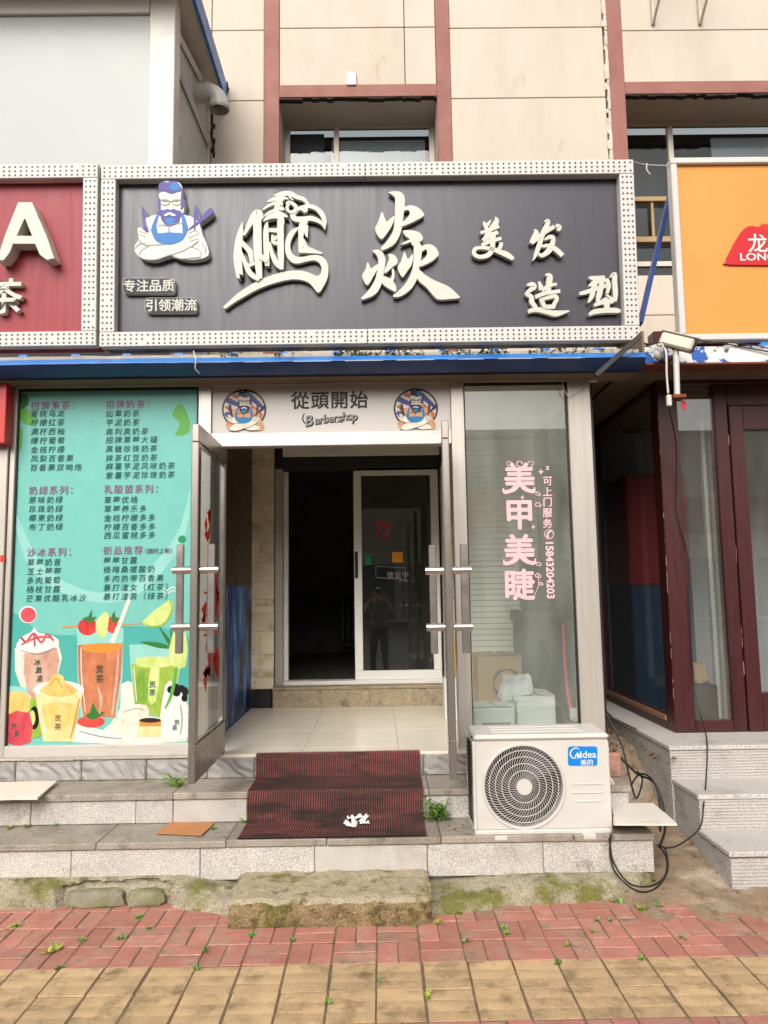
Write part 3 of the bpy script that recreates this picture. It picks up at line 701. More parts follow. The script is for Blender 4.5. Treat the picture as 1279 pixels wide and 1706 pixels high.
# steel bracket high on the right
br = MB()
for px, py0 in ((1087, 42), (1165, 42)):
    x = U(px, py0); z = Zv(py0, px); br.tube([(x, DW - .02, z), (x + .0, DW - .02, 8.2)], .018, 6); br.tube([(x, DW - .02, z), (x + .02, DW - .5, z + .42)], .014, 6); br.tube([(x + .02, DW - .5, z + .42), (x, DW - .02, z + .46)], .014, 6)
br.tube([(U(1087, 42), DW - .3, Zv(42, 1087) + .46), (U(1165, 42), DW - .3, Zv(42, 1087) + .46)], .012, 6)
br.build('wall_bracket', 'steel', label='rusty steel unit bracket on the wall at the top right of the photo', cat='bracket', origin=(U(1120, 20), DW, Zv(42)))

# ------------------------------------------------------------ enclosed balcony, upper left
DB = 5.55
bal = thing('enclosed_balcony', 'white framed glazed balcony with blue roof edge above the red sign', 'balcony', (-2.5, DB, 3.3))
PB = FP(DB)
xe = PB.uv(289, 200)[0]; zt = PB.uv(100, 22)[1]; zb = 3.35
MB().box(PB.uv(247, 150)[0], xe, DB, DB + .16, zb, zt + .2, .006).build('corner_post', 'white_pvc', bal)
MB().box(-6, PB.uv(246, 150)[0], DB + .03, DB + .05, zb, zt).build('pane', 'white_film', bal)
MB().box(-6, PB.uv(246, 150)[0], DB - .002, DB + .1, zt, zt + .22, .005).build('top_rail', 'white_pvc', bal)
sidex = xe - .05
MB().box(sidex - .012, sidex, DB + .17, DW - .02, zb, zt + .1).build('side_pane', 'white_film', bal)
sf = MB()
for y, r_ in ((DW - .05, .05),): sf.box(sidex - .03, sidex + .03, y, DW - .003, zb, zt + .2, .004)
sf.build('side_post', 'white_pvc', bal)
PX = Plane((sidex, 0, 0), (0, -1, 0), (0, 0, 1))
rail = MB()
def onx(px, py, X):
    d = ray(px, py); return CAM + d * (X / d.x)
for (a, b) in (((292, 50), (333, 130)), ((289, 98), (352, 252))):
    p, q = onx(*a, sidex + .02), onx(*b, sidex + .02); rail.tube([p, q], .028, 4)
rail.build('side_rail', 'white_pvc', bal)
xr = W0.uv(378, 165)[0]; zr = W0.uv(378, 165)[1]
MB().box(-6, xr - .03, DB - .35, DW - .013, zr + .0, zr + .05).build('soffit', 'cream_pvc', bal)
MB().box(xr - .028, xr, DB - .36, DW - .013, zr - .03, zr + .16, .004).box(-6, xr - .029, DB - .385, DB - .352, zr - .03, zr + .16, .004).build('roof_edge', 'blue_paint', bal)
MB().box(-6, sidex - .02, DW - .6, DW - .05, zb, zb + .02).box(-6, sidex - .1, DW - .08, DW - .06, zb, zt).build('inner_wall', 'white_film', bal)
# white elbow vent pipe
c0 = onx(326, 155, sidex + .0); R_ = .115
vp = thing('vent_pipe', 'white plastic elbow vent pipe poking out of the balcony side', 'vent pipe', c0)
path = [c0 + Vector((0, 0, 0)), c0 + Vector((.10, 0, 0))] + [c0 + Vector((.10 + .12 * math.sin(t), 0, -.12 + .12 * math.cos(t))) for t in [rad(18 * k) for k in range(1, 6)]] + [c0 + Vector((.22, 0, -.17))]
def hollow(path, r, n=20):
    m = MB(); m.tube(path, r, n); m.f = [f for f in m.f if len(f) == 4]; m2 = MB(); m2.tube(path, r * .9, n); m2.f = [tuple(reversed(f)) for f in m2.f if len(f) == 4]
    m.add(m2.v, m2.f); return m
hollow(path, .085).build('elbow', 'white_pvc', vp)
for k, r_ in ((0, .095), (1, .093), (len(path) - 2, .093)):
    a = path[k]; d = (path[k + 1] - path[k]).normalized(); hollow([a + d * .0, a + d * .035], r_, 20).build('collar', 'white_pvc', vp)

# ------------------------------------------------------------ shop signs
tilt = rad(2.3)
VS = Vector((0, -math.sin(tilt), math.cos(tilt)))
def led_frame(sign, pl, x0, y0, x1, y1, bw, depth, name='frame'):
    # bars around the photo rectangle; u/v from the frame's front face
    uv = lambda x, y: pl.uv(x, y, depth)
    u0, u1 = uv(x0, (y0 + y1) / 2)[0], uv(x1, (y0 + y1) / 2)[0]; v1, v0 = uv((x0 + x1) / 2, y0)[1], uv((x0 + x1) / 2, y1)[1]
    bars = [(u0, u1, v1 - bw, v1), (u0, u1, v0, v0 + bw), (u0, u0 + bw, v0 + bw + .001, v1 - bw - .001), (u1 - bw, u1, v0 + bw + .001, v1 - bw - .001)]
    for k, (a, b, c, d) in enumerate(bars):
        if k < 2 and b - a > 2.5:
            m_ = (a + b) / 2 - .02
            for p, q in ((a, m_ - .001), (m_ + .001, b)): MB().box(p, q, c, d, 0, depth, .004, pl.P).build('frame_bar', 'white_metal', sign)
        else: MB().box(a, b, c, d, 0, depth, .004, pl.P).build('frame_bar', 'white_metal', sign)
    rd_ = random.Random(int(x1)); dots = MB(); pitch = .0365; r = .0075; n = 7
    for (a, b, c, d) in bars:
        hor = (b - a) > (d - c); L_ = (b - a) if hor else (d - c); k = max(1, int((L_ - .03) / pitch))
        for i in range(k):
            for q in (-1, 0, 1):
                if rd_.random() < .02: continue
                if hor: u, v = a + .022 + (L_ - .044) * i / max(1, k - 1), (c + d) / 2 + q * .0285
                else: u, v = (a + b) / 2 + q * .0285, c + .022 + (L_ - .044) * i / max(1, k - 1)
                ring = [pl.P(u + r * math.cos(6.2832 * t / n), v + r * math.sin(6.2832 * t / n), depth + .0006) for t in range(n)]
                r2 = [pl.P(u + .6 * r * math.cos(6.2832 * t / n), v + .6 * r * math.sin(6.2832 * t / n), depth + .005) for t in range(n)]
                o = len(dots.v); dots.v += [tuple(x) for x in ring + r2]
                dots.f += [tuple(o + x for x in (t, (t + 1) % n, n + (t + 1) % n, n + t)) for t in range(n)] + [tuple(o + n + t for t in range(n))]
    tag(dots.build('led_bulbs', 'led_bulb', sign), kind='stuff')
    return u0, u1, v0, v1
SD = .075
S1 = Plane((0, 4.80, 3.235), (1, 0, 0), VS)
main = thing('shop_sign', 'black barber shop signboard with white raised characters, white stud frame and bearded man emblem', 'shop sign', (0, 4.80, 3.235))
u0, u1, v0, v1 = led_frame(main, S1, 166.5, 270, 1061, 572, .098, SD)
MB().box(u0 + .01, u1 - .01, v0 + .01, v1 - .01, -.12, .001, 0, S1.P).build('face_panel', 'sign_dark', main)
LW = .046     # letters stand this far off the face
def strokes(pl, lst, o, k, name, parent, w0=.012, w1=LW, label=None):
    m = MB()
    for i, st in enumerate(lst):
        e = i * .0007
        if len(st[0]) == 3: m.pstroke(pl, [(o[0] + x / k, o[1] + y / k, w_ / k) for x, y, w_ in st], w0, w1 + e, 4, wp=w1)
        else: m.ppoly(pl, [(o[0] + x / k, o[1] + y / k) for x, y in st], w0, w1 + e, 3, wp=w1)
    return tag(m.build(name, 'letter_white', parent, ang=28), label)
PENG = [
 [(885,460),(800,500),(748,590),(735,690),(752,775),(800,845),(870,868),(960,850),(1060,832),(1120,860),(1146,915),(1140,975),(1100,1006),(1040,985),(960,955),(860,946),(740,958),(600,995),(470,1045),(330,1120),(200,1210),(100,1300),(45,1355),(75,1372),(150,1318),(280,1240),(420,1162),(560,1106),(700,1066),(820,1046),(930,1054),(1020,1095),(1108,1195),(1165,1130),(1210,1040),(1225,940),(1208,850),(1160,792),(1100,774),(1020,776),(940,792),(870,792),(820,755),(797,690),(803,620),(835,550),(880,485)],
 [(610,105,8),(700,85,45),(790,85,55),(870,122,48),(950,150,44),(1005,215,26)],
 [(860,270,34),(930,240,44),(1010,225,44),(1090,252,48),(1150,312,54),(1182,395,44),(1184,490,5)],
 [(880,262,36),(825,318,58),(845,365,58),(930,375,64),(1010,362,54),(1085,378,50),(1150,420,34),(1182,480,6)],
 [(960,380,80),(925,470,74),(915,580,54),(915,690,52),(925,745,46)],
 [(890,728,44),(990,718,66),(1080,738,40),(1155,756,20)],
 [(930,600,46),(965,670,46),(1010,715,30)], [(990,440,20),(975,520,44),(990,580,8)],
 [(745,200,14),(790,185,38),(845,215,40),(862,250,40),(830,292,36),(780,285,30),(762,235,34),(800,188,20)],
 [(535,185),(600,135),(700,112),(785,150),(705,155),(620,170)], [(480,280),(540,215),(620,178),(700,168),(712,222),(640,212),(560,238)],
 [(500,350),(540,296),(620,258),(705,232),(732,275),(650,282),(570,312)], [(505,412),(535,350),(620,300),(690,290),(778,352),(690,348),(620,352),(560,372)],
 [(730,130,40),(665,190,60),(650,250,60),(630,310,50)], [(775,110,6),(800,140,18),(835,165,8)], [(925,265,20),(960,275,60),(995,270,20)],
 [(265,408,6),(240,530,62),(215,680,82),(210,830,92),(230,1000,78),(236,1020,60)], [(278,560,26),(330,460,52),(392,352,80),(440,318,96),(478,380,52)],
 [(430,325,92),(430,500,92),(434,700,92),(440,860,82),(455,1045,58)], [(250,640,60),(300,688,52),(350,750,62),(368,860,40)],
 [(248,745,26),(290,860,48),(350,985,60),(450,1060,36)], [(318,905,40),(400,872,40)],
 [(545,412,8),(528,490,54),(530,700,64),(542,905,50)], [(498,405,10),(560,360,50),(640,342,64),(702,385,60),(695,450,60)],
 [(690,395,72),(690,600,72),(695,800,66),(708,945,30)], [(565,640,26),(600,780,50),(650,880,60),(708,932,40)], [(560,505,42),(660,512,46)],
 [(600,560,24),(610,640,40),(655,655,40)], [(640,570,34),(632,620,20)], [(470,800,62),(545,855,50)]]
strokes(S1, PENG, (365, 310), 6.7316, 'bird_character', main)
YAN = [
 [(370,76,8),(440,88,62),(500,130,112),(502,250,112),(490,400,100),(468,540,92),(400,660,90),(285,748,36)],
 [(290,305),(322,370),(350,420),(392,384),(440,356),(418,450),(360,545),(290,627),(235,575),(212,500),(248,420)],
 [(548,248),(640,228),(725,258),(790,330),(770,365),(650,430),(510,482),(512,440),(580,390),(622,322),(600,282),(545,292)],
 [(540,530),(640,525),(730,548),(776,605),(760,650),(700,668),(655,690),(640,662),(580,682),(510,696),(570,655),(622,630),(570,590)],
 [(640,672,24),(705,700,88),(716,800,94),(697,950,78),(670,1070,92),(600,1190,92),(500,1275,66),(425,1302,24)],
 [(555,780),(580,830),(602,865),(660,805),(648,920),(590,1010),(535,1080),(490,1010),(480,955),(518,890)],
 [(752,722),(830,690),(905,708),(960,782),(952,832),(870,900),(725,962),(735,902),(800,850),(828,790),(808,752),(752,782)],
 [(725,990),(800,1050),(920,1122),(1080,1192),(1210,1310),(1190,1330),(1080,1340),(960,1344),(900,1300),(820,1205),(712,1104)],
 [(178,770,14),(250,792,72),(290,870,84),(276,1000,82),(250,1130,92),(180,1250,92),(50,1338,24)],
 [(120,905),(145,945),(166,978),(240,928),(232,995),(180,1090),(120,1176),(74,1120),(58,1060),(98,990)],
 [(368,812),(430,816),(476,872),(468,925),(420,962),(330,1036),(322,992),(352,930),(376,860)],
 [(308,1070),(390,1096),(410,1050),(410,985),(438,1000),(440,1090),(426,1130),(456,1182),(458,1252),(400,1232),(300,1162)]]
strokes(S1, YAN, (595, 310), 7.1056, 'flame_character', main)
MEI = [[(185,105,12),(215,150,56),(228,198,40)], [(282,85,12),(238,150,50)], [(340,48,14),(355,100,62),(305,170,60),(250,240,50),(200,330,44)], [(152,250,34),(250,215,46),(385,165,46)],
 [(178,340,46),(280,282,60),(372,238,46)], [(168,405,46),(280,350,52),(415,318,40)], [(315,240,62),(306,350,62),(300,440,62),(258,520,60),(150,552,50),(74,515,50),(84,452,48),(170,434,40),(290,452,50),(380,484,56),(480,522,72),(565,578,44)], [(412,370,46),(398,430,50),(350,492,26)]]
strokes(S1, MEI, (780, 355), 7.5235, 'character', main)
FA = [[(950,105,12),(1000,92,46),(986,150,62),(950,220,62),(920,300,62),(890,400,60),(850,510,50),(812,592,10)], [(828,205,16),(852,245,62),(815,320,62),(785,378,44)], [(795,372,50),(870,312,52),(960,238,52),(1078,168,50)],
 [(1095,148,34),(1138,178,64),(1122,222,36)], [(955,335,24),(1020,300,50),(1062,312,52),(1055,380,62),(1010,470,72),(930,530,50),(880,515,36)], [(905,420,24),(1000,410,50),(1090,452,62),(1182,535,56)]]
strokes(S1, FA, (780, 355), 7.5235, 'character', main)
ZAO = [[(55,222,20),(120,215,62),(152,250,60),(92,290,50),(58,335,50),(112,372,56),(122,440,62),(175,502,46)], [(72,555,46),(180,530,62),(320,562,62),(430,580,72),(590,548,16)], [(208,180,24),(230,240,52),(232,290,50)],
 [(285,95,14),(340,112,72),(336,200,72),(320,320,60)], [(245,290,48),(340,232,42),(432,214,38)], [(160,378,46),(280,330,52),(475,302,44)], [(232,390,50),(255,450,56),(290,520,48)], [(258,402,40),(400,366,52),(430,402,52),(402,460,52),(382,520,48)], [(300,502,56),(402,500,50)]]
strokes(S1, ZAO, (870, 445), 7.5235, 'character', main)
XING = [[(835,128,26),(920,140,62),(1035,122,36)], [(715,332,36),(800,312,52),(920,272,52),(1070,228,48)], [(830,240,20),(900,190,56),(1000,170,50),(1080,160,40)], [(935,150,72),(892,260,62),(872,360,60),(828,445,20)], [(1002,130,62),(986,250,62),(962,350,70),(940,432,36)],
 [(1062,165,52),(1082,240,52),(1060,335,36)], [(1100,135,14),(1150,88,60),(1156,200,62),(1166,330,62),(1162,432,38)], [(1160,425,40),(1048,348,20)], [(895,482,36),(1000,440,62),(1138,428,56)], [(1030,388,60),(1052,460,72),(1062,540,60)], [(836,602,34),(900,562,62),(1050,546,62),(1170,546,62),(1228,558,34)]]
strokes(S1, XING, (870, 445), 7.5235, 'character', main)
# slogan plates
for k, (x0, y0, x1, y1, body) in enumerate(((204, 463, 291, 489, '专注品质'), (241, 496, 327, 521, '引领潮流'))):
    pts = []
    for cx, cy_, a0 in ((x0 + 6, y0 + 6, 180), (x1 - 6, y0 + 6, 270), (x1 - 6, y1 - 6, 0), (x0 + 6, y1 - 6, 90)):
        pts += [(cx + 6 * math.cos(rad(a0 + t)), cy_ + 6 * math.sin(rad(a0 + t))) for t in (0, 30, 60, 90)]
    pt = MB().ppoly(S1, pts, .002, LW - .002).build('slogan_plate', 'letter_side', main)
    MB().ppoly(S1, [((x - (x0 + x1) / 2) * .985 + (x0 + x1) / 2, (y - (y0 + y1) / 2) * .96 + (y0 + y1) / 2) for x, y in pts], None, LW).build('plate_face', 'dark_label', pt)
    MB().text(S1, body, x0 + 11.5, (y0 + y1) / 2, 21.5, 21.3, LW + .001, .016).build('slogan_text', 'letter_white', pt)
# bearded barber emblem
HEAD = [(515,150),(560,105),(650,85),(740,95),(800,125),(830,200),(835,340),(862,350),(850,470),(800,545),(540,545),(505,450),(508,350),(525,330),(520,200)]
TORSO = [(480,545),(860,545),(975,585),(1060,660),(1100,800),(1140,900),(1182,1040),(1150,1100),(1050,1132),(880,1142),(670,1082),(480,1142),(330,1132),(240,1092),(190,1010),(200,940),(250,870),(240,800),(235,715),(290,715),(335,600),(400,565)]
SCI1 = [(1005,400),(1045,560),(1030,600),(1006,625),(1003,745),(985,745),(980,600)]
SCI2 = [(1195,455),(1235,518),(1080,640),(930,745),(918,730),(1050,610)]
COMB = [(285,455),(320,465),(355,690),(388,782),(300,730)]
HAIR = [(520,228),(515,150),(545,112),(590,104),(655,118),(640,88),(740,95),(788,138),(822,190),(828,232),(760,242),(690,272),(620,246),(560,228),(530,255)]
BEARD = [(488,522),(540,480),(590,482),(632,465),(670,482),(712,465),(760,486),(800,492),(832,535),(800,572),(785,640),(705,682),(650,692),(590,662),(546,602),(540,560)]
MOUTH = [(585,550),(630,522),(665,512),(705,528),(750,556),(690,562),(665,542),(612,566)]
BIB = [(470,800),(560,788),(640,778),(730,782),(842,796),(836,880),(760,922),(660,946),(560,932),(470,882)]
STR1 = [(490,545),(522,540),(482,680),(502,792),(470,884),(413,762),(440,650)]
STR2 = [(812,548),(850,540),(900,690),(902,752),(840,872),(828,650)]
SIDE1 = [(508,345),(536,330),(542,482),(508,486)]; SIDE2 = [(815,228),(832,232),(836,345),(862,350),(855,430),(808,475)]
LINES = [[(245,1098,10),(330,1138,13),(480,1140,14),(640,1088,12),(800,1042,12),(950,965,12),(1050,890,9)], [(245,880,9),(330,946,10),(430,948,10),(580,942,10)], [(680,1080,12),(800,1130,14),(950,1122,12),(1075,1108,9)],
 [(400,955,9),(300,1010,10),(248,1085,9)], [(930,965,9),(1060,1015,10),(1080,1090,9)], [(190,1000,8),(260,930,10),(340,930,8)], [(1075,915,8),(1140,980,10),(1130,1060,8)], [(255,800,7),(350,845,7)], [(250,760,7),(355,800,7)], [(900,860,7),(1040,800,7)], [(930,900,7),(1050,860,7)],
 [(340,690,8),(400,740,8),(470,870,8)], [(920,790,8),(1000,755,8),(1055,790,8)], [(500,690,8),(590,680,9),(650,720,10),(646,775,9)], [(650,700,9),(720,665,9),(850,655,8)], [(1060,660,8),(1110,860,8)], [(335,600,8),(340,690,8)]]
def barber(parent, pl, o, k, base_w, pal, thick, name):
    q = lambda pts: [(o[0] + x / k, o[1] + y / k) for x, y in pts]
    e = .0009 if thick else .0007
    b = MB()
    for P_ in (HEAD, TORSO, SCI2, SCI1, COMB): b.ppoly(pl, q(P_), base_w - thick if thick else None, base_w + (0 if P_ is TORSO else .0002 + .0001 * len(P_) / 30), 2, wp=base_w)
    root = b.build(name, pal['base'], parent)
    def lay(nm, m_, polys, lv, sm=2):
        t = MB()
        for i, p_ in enumerate(polys): t.ppoly(pl, q(p_), None, base_w + e * lv + i * .0001, sm, wp=base_w)
        t.build(nm, pal[m_], root)
    if pal.get('shirt'): lay('shirt', 'shirt', [TORSO], 1)
    lay('skin', 'skin', [[(245,1098),(330,1138),(480,1140),(640,1088),(800,1042),(950,965),(1055,880),(1050,770),(920,770),(840,880),(740,930),(600,945),(470,900),(400,760),(340,700),(240,720),(245,800),(260,880),(420,950),(300,1010)], [(680,1080),(800,1130),(950,1122),(1075,1108),(1060,1015),(940,970)], HEAD[:0] + [(530,240),(700,270),(815,235),(815,350),(800,480),(700,545),(600,500),(530,470),(525,330)]], 2)
    lay('hair', 'hair', [HAIR, SIDE1, SIDE2], 3); lay('apron', 'apron', [STR1, STR2, BIB], 3)
    lay('hair_highlight', 'hair2', [[(680,130),(740,110),(790,150),(800,200),(740,225),(690,220),(660,180)]], 4)
    lay('beard', 'hair', [BEARD], 4); lay('beard_tip', 'hair2', [[(600,600),(660,590),(735,600),(700,660),(655,680),(615,650)]], 5); lay('moustache_gap', 'base', [MOUTH], 6)
    lay('comb', 'tool', [COMB], 4); lay('scissors', 'tool', [SCI1, SCI2], 4)
    t = MB()
    for i in range(14): t.pstroke(pl, [(o[0] + (236 + i) / k, o[1] + (458 + i * 19) / k, 9 / k), (o[0] + (290 + i * 2) / k, o[1] + (462 + i * 19) / k, 9 / k)], None, base_w + e * 4 + .0002, 1, wp=base_w)
    t.build('comb_teeth', pal['ink'], root, kind='stuff'); t = MB()
    for cx in (600, 752):
        n = 16; ring = [(o[0] + (cx + 62 * math.cos(6.2832 * i / n)) / k, o[1] + (381 + 38 * math.sin(6.2832 * i / n)) / k, 11 / k) for i in range(n + 1)]
        t.pstroke(pl, ring, None, base_w + e * 6, 1, wp=base_w)
        t.pstroke(pl, [(o[0] + (cx - 30) / k, o[1] + 362 / k, 12 / k), (o[0] + (cx + 30) / k, o[1] + 366 / k, 16 / k)], None, base_w + e * 5, 1, wp=base_w)
    t.pstroke(pl, [(o[0] + 545 / k, o[1] + 346 / k, 12 / k), (o[0] + 680 / k, o[1] + 366 / k, 10 / k), (o[0] + 812 / k, o[1] + 346 / k, 12 / k)], None, base_w + e * 6.3, 3, wp=base_w)
    t.build('glasses', pal['ink'], root)
    t = MB()
    for i, ln in enumerate(LINES): t.pstroke(pl, [(o[0] + x / k, o[1] + y / k, w_ / k) for x, y, w_ in ln], None, base_w + e * 5 + i * .00003, 3, wp=base_w)
    t.build('outline', pal['line'], root)
    return root
barber(main, S1, (200, 290), 8.0, LW + .012, dict(base='white', skin='face', hair='purple', hair2='logo_blue', apron='logo_blue', tool='purple', ink='lineg', line='lineg'), .06, 'barber_emblem')

# red tea shop sign on the left
S0 = Plane((0, 4.80, 3.235), (1, 0, 0), VS)
red = thing('shop_sign', 'red signboard with a large white raised letter A, cut off at the left edge', 'shop sign', (-2.8, 4.80, 3.235))
u0, u1, v0, v1 = led_frame(red, S0, -260, 274, 161, 578, .098, SD)
MB().box(u0 + .01, u1 - .01, v0 + .01, v1 - .01, -.12, .001, 0, S0.P).build('face_panel', 'sign_red', red)
A = [(30,336),(52,336),(89,420),(90,432),(72,434),(58,408),(26,408),(16,428),(-2,436),(-6,430),(4,408)]
m = MB()
m.ppoly(S0, [(30,337),(53,337),(62,357),(40,365),(23,402),(16,420),(6,433),(-6,434),(8,392)], .004, .11, wp=.11)
m.ppoly(S0, [(53,337),(78,395),(90,430),(78,433),(66,424),(58,405),(41,362),(44,350)], .004, .1107, wp=.11)
m.ppoly(S0, [(22,393),(60,393),(65,406),(16,406)], .004, .1114, wp=.11); m.build('letter', 'letter_white', red)
MB().text(S0, '茶', 6, 493, 62, 62, .05, .02, w0=.004).build('character', 'letter_white', red)

# orange sign on the right
S2 = Plane((0, 4.98, 3.3), (1, 0, 0), Vector((0, -.012, 1)))
org = thing('shop_sign', 'orange signboard in a white frame with a red emblem, cut off at the right edge', 'shop sign', (3, 4.98, 3.3))
a0 = S2.uv(1122, 400, .08); a1 = S2.uv(1128, 262, .05)[1]; b1 = S2.uv(1200, 566, .05)[1]
uL = S2.uv(1125, 410, .05)[0]; uR = uL + 3.0; bw = .045
MB().box(uL + .01, uR - .01, b1 + .01, a1 - .01, -.05, .02, 0, S2.P).build('face_panel', 'sign_orange', org)
for a, b, c, d in ((uL, uR, a1 - bw, a1), (uL, uR, b1, b1 + bw), (uL, uL + bw, b1 + bw + .001, a1 - bw - .001), (uR - bw, uR, b1 + bw + .001, a1 - bw - .001)):
    MB().box(a, b, c, d, -.03, .05, .006, S2.P).build('frame_bar', 'white_metal', org)
em = MB().ppoly(S2, [(1210, 436), (1213, 425), (1232, 390), (1246, 377), (1262, 378), (1290, 388), (1330, 400), (1345, 436), (1340, 441), (1216, 441)], .021, .035, 2).build('emblem', 'logo_red', org)
MB().ppoly(S2, [(1262, 379), (1285, 372), (1330, 384), (1335, 400), (1300, 398)], .021, .033, 2).build('emblem_swash', 'decal_red', em)
MB().text(S2, '龙', 1262, 405, 34, 34, .037, .012).build('emblem_text', 'white', em)
MB().line(S2, 'LONG', 1233, 421, 1292, 434, .037, .02).build('emblem_name', 'white', em)
# ------------------------------------------------------------ awning over both shops
DG = 4.50
G = FP(DG)
zA, zM, zBt = G.uv(540, 591)[1], G.uv(540, 603)[1], G.uv(540, 616)[1]
xg1 = G.uv(1074, 595)[0]
aw = thing('awning', 'blue corrugated sheet awning with a blue gutter edge over the barber shop', 'awning', (0, DG, zBt))
def extr(prof, x0, x1, name, m, par, **k):
    mb = MB(); n = 40 if x1 - x0 > 2 else 8; rings = []
    for i in range(n + 1):
        x = x0 + (x1 - x0) * i / n; rings.append([(x, y + .004 * N(x * 1.3, 7), z + .004 * N(x * .9, 3)) for y, z in prof])
    return mb.loop(rings).build(name, m, par, **k)
extr([(DG + .03, zA), (DG - .028, zM + .004), (DG - .030, zM - .002), (DG - .020, zM + .001), (DG + .03, zA - .012)], -3.4, xg1, 'gutter_lip', 'blue_paint', aw)
extr([(DG - .022, zM - .003), (DG + .05, zBt), (DG + .13, zBt - .002), (DG + .13, zBt + .006), (DG + .05, zBt + .008), (DG - .012, zM - .001)], -3.4, xg1, 'gutter', 'navy_and_shaded_blue', aw)  # lower face: shade below the lip painted in as a darker blue
zS = G.uv(540, 583)[1]
MB().grid(lambda a, b: (-3.4 + (xg1 - .02 + 3.4) * a, DG + .046 + .006 * N(a * 50, b * 2, 3) + (.16 * max(0, b - .7) / .3), zA - .02 + (zS - zA + .02) * min(1, b / .7) * (1 + .10 * N(a * 40, 2.)) ), 240, 8).build('flashing', 'mortar', aw)
extr([(DG + .30, zA + .05), (DW - .02, zA + .22), (DW - .02, zA + .20), (DG + .30, zA + .03)], -3.4, xg1 + .3, 'roof_sheet', 'white_metal', aw)
for px in (48, 134, 218, 303, 391, 475, 562, 649, 735, 820, 905, 990, -40, -126):
    x = ony(px, 582, DG + .2).x; z0 = zS - .004; r = []
    for y, dz in ((DG + .12, 0), (DG + .9, .085)): r.append([(x - .045, y, z0 + dz), (x - .022, y, z0 + dz + .038), (x + .022, y, z0 + dz + .038), (x + .045, y, z0 + dz)])
    MB().loop(r).build('sheet_rib', 'blue_paint', aw)
MB().box(-3.4, xg1 - .02, DG + .11, DG + .30, zBt - .012, zBt - .004).build('soffit', 'ceiling_dark', aw)
ms = MB(); rr = random.Random(11)
for (a, b, n) in ((555, 640, 60), (640, 705, 40), (735, 850, 60), (880, 985, 40), (365, 400, 16), (455, 480, 8), (1000, 1060, 8)):
    for i in range(n):
        x = ony(rr.uniform(a, b), 588, DG).x; y = DG + .036 + rr.uniform(-.006, .01); z = zA + rr.uniform(-.004, 1) ** 1 * (zS - zA) ; sz = rr.uniform(.006, .016)
        for k in range(5):
            t = rr.uniform(0, 6.28); ms.add([(x, y, z), (x + sz * math.cos(t), y + sz * math.sin(t), z + sz * rr.uniform(.3, 1)), (x + sz * math.cos(t + 1), y + sz * math.sin(t + 1), z + sz * rr.uniform(.2, .8))], [(0, 1, 2)])
tag(ms.build('moss', 'moss', aw), kind='stuff')
lv = MB()
for i in range(60):
    x = ony(rr.uniform(380, 990), 588, DG).x; y = DG + rr.uniform(.02, .05); z = zS - rr.uniform(-.008, .01); t = rr.uniform(0, 6.28); sz = rr.uniform(.01, .03)
    lv.add([(x, y, z), (x + sz * math.cos(t), y + sz * math.sin(t), z + .008), (x + sz * .6 * math.cos(t + .9), y + sz * .6 * math.sin(t + .9), z + .003)], [(0, 1, 2)])
tag(lv.build('fallen_leaves', 'dry_leaf', aw), kind='stuff')
MB().tube([ony(322, 585, DG - .02), ony(326, 600, DG - .04), ony(325, 614, DG - .03), ony(332, 622, DG)], .004, 5, 4).build('hanging_wire', 'cable_white', label='thin white wire hanging over the blue gutter above the poster', cat='wire')

# ------------------------------------------------------------ barber shop front
F = FP(DF)
shop = thing('barber_shop', 'stainless steel and glass front of the barber shop with open double doors', 'shop', (0, DF, ZF))
ztp = F.uv(640, 621)[1]; zbeam = F.uv(640, 639)[1]
zbeam_ = zbeam
PT = .05       # post depth
xP = dict(L=F.uv(20, 900)[0], p2a=F.uv(329, 800)[0], p2b=F.uv(352, 690)[0], p3a=F.uv(751, 690)[0], p3b=F.uv(776, 800)[0], p4a=F.uv(951, 800)[0], p4b=F.uv(994, 900)[0])
MB().box(xP['L'] - .02, xP['p4b'] + .01, DF - .012, DF + .08, zbeam, ztp + .05, .004).build('top_beam', 'steel', shop)
zsill0, zsill1 = F.uv(160, 1265)[1], F.uv(160, 1241)[1]
for nm, a, b, z0 in (('post', xP['p2a'], xP['p2b'], ZF), ('post', xP['p3a'], xP['p3b'], ZF), ('post', xP['p4a'], xP['p4b'], ZF - .005), ('post', xP['L'] - .035, xP['L'], ZF - .005)):
    MB().box(a, b, DF - .004, DF + .10, z0, zbeam - .001, .004).build(nm, 'steel', shop)
MB().box(xP['L'] + .001, xP['p2a'] - .001, DF - .006, DF + .07, zsill0, zsill1, .004).build('sill', 'steel_white', shop)
MB().box(xP['p3b'] + .001, xP['p4a'] - .001, DF - .004, DF + .07, ZF, ZF + .07, .004).build('sill', 'steel', shop)
# dark rubber seals round the glazing
for a, b, z0, z1 in ((xP['L'], xP['p2a'], zsill1, zbeam), (xP['p3b'], xP['p4a'], ZF + .07, zbeam)):
    for bb in ((a + .001, b - .001, DF + .012, DF + .03, z1 - .018, z1 - .001), (a + .001, a + .008, DF + .012, DF + .03, z0, z1 - .019), (b - .014, b - .001, DF + .012, DF + .03, z0, z1 - .019)): MB().box(*bb).build('seal', 'rubber_black', shop)
MB().box(xP['L'] + .004, xP['p2a'] - .004, DF + .032, DF + .037, zsill1 - .01, zbeam).build('pane', 'clear_glass', shop)
MB().box(xP['p3b'] + .004, xP['p4a'] - .004, DF + .022, DF + .027, ZF + .05, zbeam).build('pane', 'green_glass', shop)
